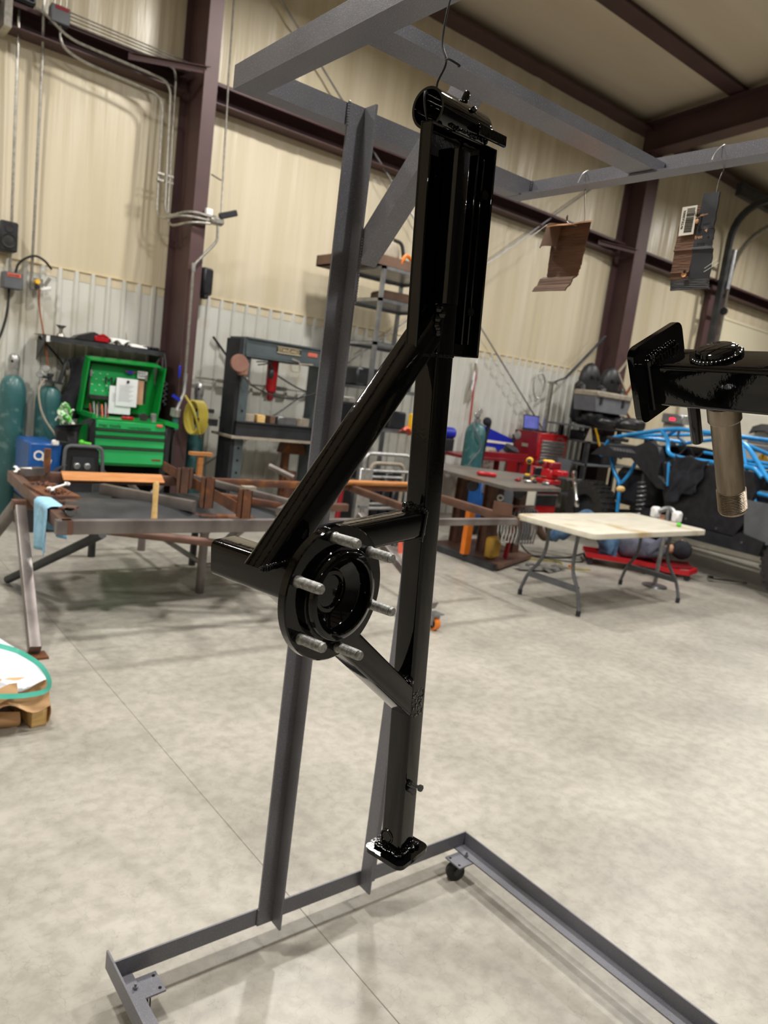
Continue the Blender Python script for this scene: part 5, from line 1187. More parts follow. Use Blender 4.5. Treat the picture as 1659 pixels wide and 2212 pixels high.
# green tool chest
tcst = thing('tool_chest', 'bright green tool chest with an open lid, papers and black side trims', 'tool chest', (2.55, 7.3, 0))
g, gd_ = K['green'], K['greendk']
M().bb((2.19, 7.10, .60), (2.93, 7.62, 1.03), .008).obj('body', gd_, tcst)
for x0, x1 in ((2.14, 2.205), (2.875, 2.935)): M().bb((x0, 7.075, .60), (x1, 7.13, 1.035), .012).obj('corner_trim', K['dkplastic'], tcst)
for k, (z0, z1) in enumerate(((.952, 1.025), (.885, .945), (.785, .878), (.625, .778))):
    d = M().bb((2.205, 7.085, z0), (2.875, 7.11, z1), .004).obj('drawer', g, tcst)
    if k: M().bb((2.205, 7.072, z1-.016), (2.875, 7.088, z1+.0), .003).obj('drawer_pull', K['rubber'], d)
    else: text('mac tools', (2.23, 7.083, .965), (1, 0, 0), (0, 0, 1), .052, K['ink'], d); text('~workstation', (2.50, 7.083, .962), (1, 0, 0), (0, 0, 1), .042, K['ink'], d)
    if k == 3:
        M().bb((2.76, 7.082, .665), (2.85, 7.086, .68)).obj('nameplate', K['dkred'], d)
        M().ext([(2.22, 7.083, .672), (2.31, 7.083, .672), (2.30, 7.083, .684), (2.23, 7.083, .684)], (0, .002, 0)).lathe([(.014, 0), (.024, 0), (.024, .003), (.014, .003), (.014, 0)], (2.262, 7.083, .70), (0, -1, 0), 14).obj('drawer_emblem', K['steel'], d)
one(M().bb((2.78, 7.07, 1.0), (2.84, 7.083, 1.025), .003), 'hang_tag', K['salmon'], 'small orange tag stuck to the top drawer of the green chest', 'tag')
M().bb((2.19, 7.10, 1.03), (2.93, 7.62, 1.04)).obj('tray', gd_, tcst)
# lid frame and inner panel
lp0 = [(2.16, 1.10), (2.95, 1.07), (2.90, 1.585), (2.22, 1.575)]
M().ext([(x, 7.58, z) for x, z in lp0], (0, .03, 0)).obj('lid_back', gd_, tcst)
M().ext([(2.205, 7.40, 1.56), (2.905, 7.40, 1.57), (2.905, 7.58, 1.60), (2.205, 7.58, 1.59)], (0, 0, .012)).obj('lid_top', gd_, tcst)
for x0, x1, z0 in ((2.15, 2.205, 1.06), (2.90, 2.96, 1.06)):
    M().ext([(x0, 7.40, z0), (x0, 7.61, z0), (x0+.05, 7.61, 1.585), (x0+.05, 7.40, 1.57)], (.012, 0, 0)).obj('lid_side', gd_, tcst)
ip = M().ext([(2.255, 7.50, 1.20), (2.80, 7.50, 1.19), (2.80, 7.52, 1.53), (2.255, 7.52, 1.53)], (0, .02, 0)).obj('inner_panel', g, tcst)
text('MAC', (2.385, 7.492, 1.345), (1, 0, .02), (0, .05, 1), .11, K['ink'], ip); text('TOOLS', (2.385, 7.490, 1.275), (1, 0, .02), (0, .05, 1), .06, K['ink'], ip)
for r in range(4):
    for q in range(5): M().bb((2.265+.035*q, 7.50, 1.44-.055*r), (2.28+.035*q, 7.502, 1.447-.055*r)).obj('slot', K['lightink'], ip) if (r*5+q) % 2 == 0 else None
M().bb((2.245, 7.47, 1.19), (2.47, 7.50, 1.235), .006).obj('rubber_rail', K['rubber'], tcst)
for x in (2.245, 2.80): M().bb((x-.012, 7.485, 1.19), (x+.005, 7.50, 1.53), .002).obj('panel_edge', K['rubber'], tcst)
for x, z in ((2.25, 1.44), (2.79, 1.45)): M().bb((x-.012, 7.47, z-.03), (x+.012, 7.487, z+.03), .004).obj('hinge_clip', K['alum'], tcst)
b = M().ext([(2.565, 7.478, 1.505), (2.69, 7.478, 1.50), (2.64, 7.478, 1.472), (2.61, 7.478, 1.472)], (0, .003, 0)).obj('wing_badge', K['royal'], tcst)
M().ext([(2.565, 7.476, 1.505), (2.60, 7.476, 1.495), (2.61, 7.476, 1.48)], (0, .002, 0)).ext([(2.69, 7.476, 1.50), (2.65, 7.476, 1.495), (2.645, 7.476, 1.48)], (0, .002, 0)).obj('wing_tip', K['red'], b)
b = M().bb((2.70, 7.476, 1.44), (2.80, 7.48, 1.515)).obj('sticker', K['paper'], tcst)
text('BUILD\nTHINGS', (2.705, 7.474, 1.484), (1, 0, 0), (0, 0, 1), .028, K['ink'], b)
M().bb((2.70, 7.474, 1.18), (2.77, 7.478, 1.42)).obj('photo_print', K['skin'], tcst)
for i, (x0, z0, x1, z1, y, n) in enumerate(((2.43, 1.07, 2.645, 1.34, 7.46, 'printed sheet pinned lower in the open green lid'), (2.49, 1.15, 2.70, 1.425, 7.45, 'printed sheet held by a magnet in the open green lid'))):
    pp = thing('paper_sheet', 'white ' + n, 'paper', ((x0+x1)/2, y, z0))
    M().bb((x0, y, z0), (x1, y+.0015, z1)).obj('sheet', K['paper'], pp)
    ln = M()
    for k in range(11 if i else 6): ln.bb((x0+.03, y-.0008, z1-.075-.015*k), (x1-.04-.02*(k % 3), y-.0003, z1-.072-.015*k))
    ln.obj('print', K['steel'], pp)
    if i: M().lathe([(0, 0), (.014, 0), (.014, .012), (0, .012)], (2.60, y, 1.395), (0, -1, 0), 12).obj('magnet', K['ink'], pp)
M().bb((2.16, 7.06, 1.035), (2.19, 7.6, 1.08)).obj('tray_lip', gd_, tcst)
# things standing in the tray
for k in range(7):
    x = 2.24+.026*k
    one(M().tube([(x, 7.35, 1.04), (x+.01*(k % 3-1), 7.4, 1.15+.02*(k % 2))], .008, 6), 'hand_tool', K[('dkred', 'steel', 'grime', 'dkplastic', 'salmon', 'steel', 'dkred')[k]], ('leftmost','second','third','fourth','fifth','sixth','last')[k] + ' thin hand tool standing in the row at the left of the green tray', 'tool', 'hand tools in the green tray')
one(M().lathe([(0, 0), (.028, 0), (.028, .075), (.022, .08), (0, .08)], (2.79, 7.2, 1.04), (0, 0, 1), 16), 'can', K['alum'], 'silver can at the right end of the green tray', 'can')
one(M().lathe([(0, -.03), (.04, -.03), (.04, .03), (0, .03)], (2.69, 7.2, 1.075), (.3, 1, 0), 16), 'tape_roll', K['rubber'], 'black roll of tape left of the silver can', 'tape')
one(M().bb((2.47, 7.15, 1.04), (2.58, 7.2, 1.07), .008), 'red_tool', K['red'], 'red tool handle lying in the middle of the green tray', 'tool')
one(M().ext([(2.85, 7.05, 1.03), (2.99, 7.05, 1.0), (2.99, 7.05, 1.045), (2.86, 7.05, 1.075)], (0, .35, 0)), 'green_tray', K['greendk'], 'small green tray clipped to the right end of the green chest', 'tray')
M().bb((2.20, 7.12, .0), (2.26, 7.6, .60)).bb((2.86, 7.12, .0), (2.92, 7.6, .60)).obj('stand_leg', K['dkplastic'], tcst)
M().bb((2.2, 7.5, .05), (2.92, 7.55, .58)).obj('stand_back', K['hole'], tcst)

# wall shelf and the things on it
sh = thing('wall_shelf', 'long dark steel wall shelf above the green tool chest', 'shelf', (2.38, 7.66, 1.7))
M().bb((1.80, 7.50, 1.735), (2.97, 7.82, 1.742)).bb((1.80, 7.50, 1.69), (2.97, 7.505, 1.742)).obj('board', K['dksteel'], sh)
for x in (1.83, 2.93): M().ext([(x, 7.51, 1.69), (x, 7.82, 1.69), (x, 7.82, 1.5)], (.006, 0, 0)).obj('bracket', K['dksteel'], sh)
M().bb((1.835, 7.494, 1.68), (1.865, 7.50, 1.735)).obj('white_tag', K['white'], sh)
one(M().lathe([(0, 0), (.04, 0), (.035, .02), (.018, .035), (.018, .075), (.045, .10), (.05, .105), (0, .105)], (1.985, 7.6, 1.742), (0, 0, 1), 16), 'pedestal', K['galv'], 'small silver pedestal at the left end of the wall shelf', 'pedestal')
one(M().ext([(2.09, 7.55, 1.742), (2.34, 7.55, 1.742), (2.36, 7.55, 1.80), (2.28, 7.55, 1.83), (2.13, 7.55, 1.775)], (0, .15, 0)), 'black_bag', K['leather'], 'flat black bag lying on the wall shelf', 'bag')
one(M().bb((2.28, 7.53, 1.742), (2.42, 7.6, 1.80), .01).ext([(2.3, 7.528, 1.80), (2.41, 7.528, 1.80), (2.36, 7.528, 1.825)], (0, .07, 0)), 'red_tool', K['red'], 'red and black hand tool at the right end of the black bag', 'tool')
for k, (x, lb) in enumerate(((2.52, 'crumpled white glove in the middle of the wall shelf'), (2.72, 'flat white glove hanging over the right part of the wall shelf'))):
    one(M().sheet(lambda u, v: (x-.09+.18*u, 7.5+.14*v, 1.748+(.05 if k == 0 else .02)*abs(sin(u*5+v*3))-.04*(1-v)*(1-v)*(k*.8+.3)+.008), 10, 8, .012), 'white_glove', K['white'], lb, 'glove', smooth=180)
one(M().lathe([(0, 0), (.018, 0), (.002, .14), (0, .14)], (2.61, 7.6, 1.742), (-.1, 0, 1), 10), 'marking_cone', K['grime'], 'slim tan cone standing between the white gloves', 'cone')
rn = random.Random(41)
for k in range(4): one(M().box((2.80+.04*k, 7.6, 1.755), (.05, .04, .026), Matrix.Rotation(k, 3, 'Z'), .006), 'small_part', K['dkplastic'], ('leftmost', 'second', 'third', 'rightmost')[k] + ' small dark part at the right end of the wall shelf', 'part', 'dark parts on the wall shelf')
one(M().tube(spline([(2.965, 7.5, 1.72), (2.985, 7.48, 1.6), (2.97, 7.46, 1.45)] + [(2.985+.022*cos(k*1.57), 7.45, 1.42-.013*k) for k in range(18)], 3), .006, 6), 'coil_cord', K['greyplastic'], 'grey coiled cord hanging from the right end of the wall shelf', 'cord')
one(M().tube(spline([(2.955, 7.5, 1.68), (2.95, 7.48, 1.4), (2.955, 7.47, 1.14)], 4), .006, 6), 'straight_cord', K['greyplastic'], 'straight grey cord hanging beside the coiled cord', 'cord')

# electrical: boxes and conduits
gb = thing('control_box', 'grey electrical box with a red warning label above the left cylinder', 'electrical box', (1.57, 7.75, 2.11))
M().bb((1.49, 7.66, 2.11), (1.65, 7.82, 2.255), .006).obj('case', K['greyplastic'], gb)
l_ = M().bb((1.515, 7.656, 2.215), (1.63, 7.66, 2.245)).obj('warning_label', K['salmon'], gb)
text('DANGER', (1.52, 7.654, 2.221), (1, 0, 0), (0, 0, 1), .024, K['ink'], l_)
ob = thing('outlet_box', 'galvanised outlet box with a yellow plug on the ribbed wall', 'electrical box', (1.785, 7.78, 2.14))
M().bb((1.735, 7.74, 2.14), (1.84, 7.82, 2.25), .005).obj('case', K['galv'], ob)
M().tube([(1.78, 7.74, 2.21), (1.78, 7.68, 2.215)], .022, 10).obj('plug', K['dewalt'], ob); M().tube([(1.785, 7.74, 2.17), (1.785, 7.69, 2.165)], .018, 10).obj('lower_plug', K['rubber'], ob)
M().box((1.86, 7.72, 2.165), (.10, .02, .03), Matrix.Rotation(-.3, 3, 'Y'), .006).obj('tag_strip', K['white'], ob); M().box((1.875, 7.74, 2.23), (.03, .02, .09), Matrix.Rotation(.5, 3, 'Y')).obj('lever', K['galv'], ob)
one(M().tube(spline([(1.79, 7.68, 2.15), (1.81, 7.68, 1.95), (1.86, 7.66, 1.7), (1.90, 7.64, 1.45)], 5), .008, 6), 'red_cable', K['copper'], 'red cable hanging from the outlet box down to the gauges', 'cable')
one(M().tube(spline([(1.60, 7.75, 2.255), (1.63, 7.74, 2.36), (1.74, 7.73, 2.44), (1.84, 7.75, 2.42), (1.92, 7.80, 2.36)], 5), .011, 7), 'black_conduit', K['rubber'], 'black flexible conduit arching over the outlet box', 'conduit')
one(M().tube(spline([(1.55, 7.74, 2.11), (1.54, 7.72, 1.9), (1.50, 7.72, 1.7), (1.44, 7.73, 1.55)], 5), .012, 7), 'black_cable', K['rubber'], 'thick black cable hanging under the grey electrical box', 'cable')
one(M().tube(spline([(1.84, 7.79, 1.72), (1.95, 7.79, 1.62), (2.06, 7.79, 1.50), (2.1, 7.79, 1.40)], 5), .010, 6), 'black_cable', K['rubber'], 'black cable running down the wall under the left end of the shelf', 'cable')
spk = thing('wall_speaker', 'black loudspeaker on the wall at the left edge above the grey box', 'speaker', (1.52, 7.75, 2.43))
M().bb((1.44, 7.66, 2.43), (1.59, 7.83, 2.69), .012).obj('cabinet', K['dkplastic'], spk)
M().lathe([(0, .012), (.045, .0), (.062, .008), (.062, 0)], (1.515, 7.655, 2.52), (0, -1, 0), 20).obj('woofer', K['rubber'], spk); M().lathe([(0, .006), (.025, 0), (.035, .004), (.035, 0)], (1.515, 7.655, 2.63), (0, -1, 0), 16).obj('tweeter', K['rubber'], spk)
spk2 = thing('wall_speaker', 'black loudspeaker peeking out behind the right side of the left column', 'speaker', (3.5, 7.7, 2.4))
M().box((3.42, 7.72, 2.53), (.14, .16, .28), Matrix.Rotation(.3, 3, 'Z'), .02).obj('cabinet', K['dkplastic'], spk2); M().box((3.43, 7.70, 2.38), (.06, .1, .06), None, .01).obj('bracket', K['rubber'], spk2)
tb1 = thing('junction_box', 'open junction box full of wires at the top left corner', 'electrical box', (1.55, 7.7, 4.5))
M().bb((1.47, 7.58, 4.49), (1.62, 7.585, 4.505)).bb((1.47, 7.58, 4.49), (1.62, 7.72, 4.497)).bb((1.465, 7.58, 4.49), (1.475, 7.72, 4.75)).bb((1.612, 7.58, 4.49), (1.622, 7.72, 4.75)).bb((1.47, 7.71, 4.49), (1.62, 7.72, 4.75)).obj('case', K['greyplastic'], tb1)
for k in range(5): M().tube(spline([(1.5+.025*k, 7.62, 4.75), (1.55+.02*k, 7.6, 4.6), (1.53+.018*k, 7.63, 4.52)], 4), .005, 5).obj('wire_lead', K[('dkred', 'rubber', 'white', 'teal', 'rubber')[k]], tb1)
tb2 = thing('junction_box', 'closed grey junction box with a red label on the girt at upper left', 'electrical box', (1.82, 7.6, 4.42))
M().bb((1.745, 7.56, 4.42), (1.9, 7.68, 4.56), .005).obj('case', K['greyplastic'], tb2); l_ = M().bb((1.775, 7.556, 4.525), (1.885, 7.56, 4.553)).obj('warning_label', K['dkred'], tb2)
dk = M().bb((1.36, 7.45, 4.2), (1.42, 7.75, 4.75)); one(dk, 'duct', K['galv'], 'strip of galvanised duct at the top left edge', 'duct')
def conduit(pts, label, r=.013, mt='galv', rb=.12, name='conduit'):
    return one(M().tube(bend(pts, rb), r, 8), name, K[mt], label, 'conduit')
conduit([(1.525, 7.74, 4.5), (1.555, 7.76, 2.255)], 'straight vertical conduit running down to the grey electrical box')
conduit([(1.69, 7.6, 5.6), (1.69, 7.6, 4.46), (1.735, 7.76, 4.22), (1.745, 7.78, 2.25)], 'vertical conduit running down to the outlet box', rb=.1)
conduit([(1.62, 7.58, 4.47), (1.70, 7.585, 4.46), (1.90, 7.585, 4.33), (2.84, 7.56, 4.28), (2.86, 7.5, 3.03), (3.0, 7.22, 3.10), (3.2, 7.2, 3.09)], 'upper conduit bending from the open junction box to the switch on the column')
conduit([(1.835, 7.62, 4.42), (1.85, 7.62, 4.26), (2.02, 7.62, 4.2), (2.79, 7.60, 4.14), (2.795, 7.55, 3.0), (2.95, 7.24, 3.05), (3.2, 7.19, 3.05)], 'lower conduit bending from the closed junction box to the switch on the column')
conduit([(2.80, 7.6, 4.44), (2.90, 7.6, 4.42), (2.90, 7.52, 2.95), (3.02, 7.21, 3.0), (3.2, 7.18, 3.02)], 'third conduit dropping from the flange brace to the switch on the column')
for k, x in enumerate((1.775, 1.82, 1.87)): conduit([(x, 7.6, 5.8), (x, 7.6, 4.56)], ('left', 'middle', 'right')[k] + ' one of three short conduits rising from the closed junction box', r=.008)
for k in range(4): conduit([(1.9, 7.60-.0*k, 4.55-.03*k), (3.04, 7.60, 4.53-.025*k)], ('topmost', 'second', 'third', 'lowest')[k] + ' of the four level conduits running right from the closed junction box', r=.007)
for z in (3.42, 3.36): M().bb((2.77, 7.53, z), (2.93, 7.56, z+.02)).obj('conduit_strap', K['galv'], tb2)
conduit([(3.325, 7.4, 6.0), (3.34, 7.38, 4.5), (3.31, 7.2, 3.13)], 'long thin rod hanging down beside the left column', r=.010, rb=.02)
sw = thing('switch_box', 'cast switch box with a black lever on the left column', 'switch', (3.25, 7.2, 3.03))
M().bb((3.19, 7.14, 3.02), (3.33, 7.23, 3.10), .02).obj('case', K['galv'], sw); M().box((3.36, 7.15, 3.14), (.2, .04, .06), Matrix.Rotation(-.4, 3, 'Y'), .01).obj('lever', K['dkplastic'], sw)
M().bb((3.15, 7.19, 3.1), (3.22, 7.235, 3.16), .004).obj('cover_plate', K['white'], sw); M().bb((3.17, 7.2, 3.06), (3.2, 7.25, 3.09)).obj('mount', K['galv'], sw)
conduit([(3.27, 7.17, 3.02), (3.28, 7.17, 2.87), (3.07, 7.2, 2.6), (3.085, 7.2, 1.46)], 'grey pipe running from the switch box down the left column', r=.014, rb=.05)
M().tube([(3.07, 7.2, 2.62), (3.072, 7.2, 2.54)], .02, 8).tube([(3.085, 7.2, 1.55), (3.085, 7.2, 1.46)], .02, 8).obj('coupling', K['alum'], sw)
conduit([(3.35, 7.36, 3.49), (3.22, 7.3, 3.5)], 'short stand-off clip holding the thin rod to the left column', r=.008, name='clip')
# air line fittings and yellow hose reel on the column
air = thing('air_regulator', 'air regulator with brass fittings on the left column', 'regulator', (3.05, 7.18, 1.2))
M().tube([(3.085, 7.2, 1.46), (3.08, 7.19, 1.36), (3.0, 7.165, 1.16)], .018, 8).lathe([(0, 0), (.05, 0), (.05, .07), (0, .07)], (2.99, 7.16, 1.12), (0, -.2, 1), 14).obj('body', K['alum'], air)
M().tube([(3.0, 7.16, 1.13), (3.0, 7.16, .98)], .03, 10).obj('bowl', K['teal'], air)
M().box((2.98, 7.14, 1.30), (.09, .02, .03), Matrix.Rotation(.5, 3, 'Y')).obj('blue_lever', K['royal'], air); M().box((3.0, 7.16, 1.56), (.02, .02, .12), None, .004).obj('blue_lever', K['royal'], air)
hr = thing('air_hose', 'coiled yellow air hose hanging on the left column', 'hose', (3.2, 7.1, 1.12))
P = []
for k in range(150):
    a = k/150*2*pi*7; q = k/150
    P.append((3.19+.115*cos(a)*.55+.10*q-.05, 7.10-.05*cos(a)*.8, 1.125+.165*sin(a)))
M().tube(P, .0135, 7).obj('coil', K['yellow'], hr)
M().tube(spline([(3.08, 7.16, 1.33), (3.12, 7.02, 1.2), (3.17, 7.0, 1.05), (3.2, 7.0, .96)], 5), .012, 7).obj('hose_end', K['yellow'], hr); M().tube([(3.2, 7.0, .97), (3.215, 6.995, .92)], .016, 8).obj('coupler', K['chrome'], hr)
M().bb((3.15, 7.14, 1.05), (3.45, 7.2, 1.12)).bb((3.15, 7.14, 1.18), (3.40, 7.2, 1.22)).obj('hook', K['dkplastic'], hr)
one(M().tube(spline([(3.0, 7.17, .99), (2.98, 7.1, .6), (3.1, 7.05, .45), (3.35, 7.1, .5)], 6), .010, 6), 'black_hose', K['rubber'], 'black hose looping down by the foot of the left column', 'hose')
one(M().tube(spline([(3.62, 7.8, 1.98), (3.80, 7.8, 1.80), (3.95, 7.75, 1.62), (4.05, 7.7, 1.55)], 5), .013, 7), 'black_cable', K['rubber'], 'thick black cable sloping down the wall left of the press', 'cable')
one(M().tube([(3.45, 7.79, 1.52), (5.6, 7.79, 1.50)], .012, 7).bb((3.7, 7.77, 1.49), (3.9, 7.8, 1.53)).bb((4.3, 7.77, 1.48), (4.6, 7.8, 1.53)), 'air_pipe', K['galv'], 'level pipe with clamps along the ribbed wall behind the press', 'pipe')
one(M().tube(spline([(3.4, 7.5, .5), (3.6, 7.55, .35), (3.9, 7.5, .22)], 4), .016, 7), 'black_bar', K['rubber'], 'black bar leaning low beside the slim teal cylinder', 'bar')

# hydraulic shop press
pr_ = thing('shop_press', 'dark grey hydraulic shop press with a red ram in the middle of the wall', 'press', (4.15, 7.2, 0))
M().bb((3.62, 7.0, 1.815), (4.72, 7.06, 1.99), .004).bb((3.62, 7.3, 1.815), (4.72, 7.36, 1.99), .004).bb((3.62, 6.98, 1.98), (4.72, 7.38, 1.995)).bb((3.62, 6.98, 1.80), (4.72, 7.38, 1.815)).obj('top_beam', K['press'], pr_)
for x0 in (3.60, 4.60):
    u_ = M().bb((x0, 7.02, .05), (x0+.10, 7.03, 1.99)).bb((x0, 7.03, .05), (x0+.012, 7.34, 1.99)).bb((x0, 7.33, .05), (x0+.10, 7.34, 1.99)).obj('upright', K['press'], pr_)
    for k in range(9): M().lathe([(0, 0), (.014, 0), (.014, .002), (0, .002)], (x0+.05, 7.02, .2+.13*k), (0, -1, 0), 10).obj('pin_hole', K['hole'], u_)
    M().bb((x0-.02, 6.85, 0), (x0+.12, 7.5, .05)).obj('foot', K['dkpress'], pr_)
M().bb((3.56, 7.03, .05), (3.60, 7.33, 1.97)).obj('side_plate', K['dkpress'], pr_)
bb_ = M().bb((3.58, 6.98, .98), (4.72, 6.995, 1.13)).bb((3.58, 7.36, .98), (4.72, 7.375, 1.13)).bb((3.58, 6.96, 1.125), (4.72, 7.395, 1.135)).obj('bed', K['dkpress'], pr_)
M().bb((3.52, 6.94, .955), (4.72, 7.42, .98)).obj('bed_edge', K['grime'], bb_)
np_ = M().bb((3.97, 6.994, 1.885), (4.27, 6.999, 1.955)).obj('nameplate', K['dkpress'], pr_)
text('STANDARD', (3.985, 6.992, 1.90), (1, 0, 0), (0, 0, 1), .05, K['tan'], np_)
M().bb((3.975, 6.991, 1.945), (4.265, 6.994, 1.95)).bb((3.975, 6.991, 1.885), (4.265, 6.994, 1.892)).obj('nameplate_line', K['tan'], np_)
l_ = M().bb((4.36, 6.994, 1.895), (4.475, 6.999, 1.935)).obj('warning_label', K['salmon'], pr_)
text('DANGER', (4.37, 6.992, 1.905), (1, 0, 0), (0, 0, 1), .022, K['grime'], l_)
M().lathe([(0, 0), (.06, 0), (.062, .02), (.058, .30), (.05, .33), (0, .33)], (4.05, 7.18, 1.80), (0, 0, -1), 20).obj('ram_body', K['red'], pr_)
M().lathe([(0, 0), (.035, 0), (.035, .08), (.02, .1), (0, .1)], (4.05, 7.18, 1.47), (0, 0, -1), 16).obj('ram_tip', K['dkred'], pr_)
M().bb((3.83, 7.08, 1.79), (4.3, 7.28, 1.80)).obj('ram_plate', K['dkpress'], pr_)
M().ball((3.96, 7.05, 1.66), .045, 12, (.8, .8, 1.3)).tube([(3.96, 7.05, 1.7), (3.95, 7.05, 1.8)], .005, 5).obj('pendant', K['dkplastic'], pr_)
M().tube(spline([(3.76, 7.02, 1.76), (3.84, 7.0, 1.77), (3.92, 7.02, 1.76), (3.99, 7.04, 1.68)], 5), .007, 6).tube(spline([(3.78, 7.02, 1.73), (3.86, 7.0, 1.75), (3.95, 7.02, 1.78)], 5), .007, 6).obj('hose_tangle', K['rubber'], pr_)
M().tube(bend([(4.15, 6.98, 1.78), (4.16, 6.97, 1.71), (4.26, 6.97, 1.72), (4.25, 6.97, 1.82), (4.15, 6.97, 1.84)], .03), .008, 6).tube([(4.25, 6.97, 1.80), (4.42, 6.97, 1.81)], .008, 6).obj('pump_handle', K['grime'], pr_)
M().tube(spline([(4.1, 7.2, 1.66), (4.35, 7.1, 1.54), (4.6, 7.1, 1.5)], 5), .009, 6).tube(spline([(3.7, 7.0, 1.52), (3.95, 6.98, 1.44), (4.25, 6.98, 1.43), (4.6, 7.0, 1.55)], 6), .009, 6).obj('hydraulic_hose', K['rubber'], pr_)
rl = thing('pulley_block', 'pinkish iron pulley block hanging left of the press', 'pulley', (3.55, 6.95, 1.62))
M().lathe([(0, -.04), (.085, -.04), (.09, 0), (.085, .04), (0, .04)], (3.53, 6.95, 1.72), (.3, 1, 0), 20).bb((3.53, 6.91, 1.6), (3.63, 6.99, 1.74), .015).obj('block', K['brick'], rl)
M().tube(spline([(3.58, 6.93, 1.6), (3.62, 6.92, 1.57), (3.66, 6.92, 1.52)], 4), .016, 8).obj('hook', K['chrome'], rl)
for k, (x, sx, z, mt, lb) in enumerate(((3.74, .16, 1.135, 'grime', 'pale steel block at the left end of the press bed'), (3.90, .09, 1.135, 'wood', 'small wooden block beside the pale steel block on the press bed'), (4.03, .06, 1.135, 'board', 'small brown block in the middle of the press bed'), (4.2, .25, 1.135, 'steel', 'long grey bar lying at the back of the press bed'), (4.42, .14, 1.135, 'grime', 'tan steel block at the right end of the press bed'))):
    one(M().box((x, 7.1, z+.04), (sx, .14, .08 if k != 4 else .09), Matrix.Rotation(.15*(k-2), 3, 'Z'), .004), 'press_block', K[mt], lb, 'block')
one(M().bb((4.35, 7.25, 0), (4.42, 7.32, .86)).ext([(4.33, 7.2, .80), (4.6, 7.2, .80), (4.56, 7.2, .92), (4.36, 7.2, .92)], (0, .2, 0)).lathe([(0, 0), (.09, 0), (.07, .3), (0, .3)], (4.45, 7.25, .3), (0, 0, 1), 14), 'pipe_stand', K['rust'], 'rusty stand with a wide head under the press bed', 'stand')

# tall shelving unit behind the rack post
rk2 = thing('shelving_unit', 'tall grey steel shelving unit behind the posts of the rolling rack', 'shelving', (4.6, 6.85, 0))
for x, y in ((4.86, 6.5), (5.75, 6.5), (4.86, 7.3), (5.75, 7.3)):
    u_ = M().ang((x, y, 0), (x, y, 2.93), (1, 0, 0), (0, 1, 0), .04, .04, .003).obj('upright', K['steel'], rk2)
for z in (2.93, 2.60, 2.14, 1.66, 1.22):
    M().bb((4.86, 6.5, z-.035), (5.78, 6.505, z)).bb((4.86, 7.295, z-.035), (5.78, 7.3, z)).bb((4.86, 6.5, z-.004), (5.78, 7.3, z)).bb((4.86, 6.5, z-.035), (4.865, 7.3, z)).bb((5.775, 6.5, z-.035), (5.78, 7.3, z)).obj('shelf', K['steel'], rk2)
bx = thing('wooden_tray', 'brown wooden tray sticking out on top of the shelving unit', 'tray', (4.9, 6.8, 2.93))
M().bb((4.66, 6.58, 2.93), (5.75, 6.60, 3.05)).bb((4.66, 7.5, 2.93), (5.75, 7.52, 3.05)).bb((4.66, 6.58, 2.93), (5.75, 7.52, 2.945)).bb((4.66, 6.58, 2.93), (4.68, 7.52, 3.05)).bb((5.73, 6.58, 2.93), (5.75, 7.52, 3.05)).obj('box', K['board'], bx)
jg = thing('jug', 'dirty white jug with a black handle on top of the shelving unit', 'jug', (5.05, 6.75, 2.95))
M().lathe([(0, 0), (.13, 0), (.15, .03), (.15, .2), (.11, .27), (.05, .30), (.05, .33), (0, .33)], (5.05, 6.75, 2.945), (0, 0, 1), 16).obj('body', K['grime'], jg)
M().lathe([(0, 0), (.055, 0), (.055, .04), (0, .04)], (5.05, 6.75, 3.275), (0, 0, 1), 14).obj('cap', K['dewalt'], jg); M().tube(bend([(5.1, 6.7, 3.25), (5.2, 6.68, 3.24), (5.25, 6.68, 3.08)], .06), .02, 8).obj('handle', K['rubber'], jg)
one(M().tube(spline([(5.15, 6.6, 3.0), (5.2, 6.58, 3.1), (5.3, 6.6, 3.06), (5.22, 6.6, 3.0)], 4), .02, 7), 'orange_strap', K['orange'], 'curled orange strap in the wooden tray on the shelving unit', 'strap')
for k, (x, z, sz, mt, lb) in enumerate(((5.3, 2.6, (.35, .35, .13), 'board', 'flat brown box on the upper shelf of the shelving unit'), (5.1, 1.66, (.45, .35, .2), 'dkplastic', 'black bag on the fourth shelf of the shelving unit'), (5.5, 1.66, (.35, .3, .16), 'greyplastic', 'grey wrapped bundle on the fourth shelf of the shelving unit'), (5.08, 1.22, (.36, .4, .24), 'dkplastic', 'black crate on the lowest shelf of the shelving unit'), (5.45, 1.22, (.3, .4, .2), 'dkplastic', 'black case on the right of the lowest shelf of the shelving unit'))):
    one(M().box((x, 6.9, z+sz[2]/2), sz, Matrix.Rotation(.1*(k-2), 3, 'Z'), .02), 'storage_box', K[mt], lb, 'box')
for k, (x, mt, lb) in enumerate(((4.88, 'salmon', 'salmon strip hanging from the lower shelf of the shelving unit'), (4.99, 'dkred', 'dark red strip hanging beside the salmon strip'))):
    one(M().ext([(x, 6.48, 1.65), (x+.03, 6.48, 1.65), (x-.03, 6.47, 1.46), (x-.06, 6.47, 1.46)], (0, -.006, 0)), 'marker_strip', K[mt], lb, 'strip')
one(M().bb((5.46, 6.42, 1.225), (5.54, 6.5, 1.42), .01), 'tool_bottle', K['dewalt'], 'yellow bottle on the low shelf seen between the black tubes', 'bottle')
one(M().bb((5.58, 6.42, 1.225), (5.7, 6.5, 1.44), .005), 'paint_tin', K['white'], 'white tin beside the yellow bottle', 'tin')
one(M().sheet(lambda u, v: (5.35+.3*u, 6.4+.1*v, 1.23+.03*sin(u*9)+.02*sin(v*5)), 8, 4, .012), 'orange_rag', K['salmon'], 'crumpled orange rag at the front of the low shelf', 'rag')
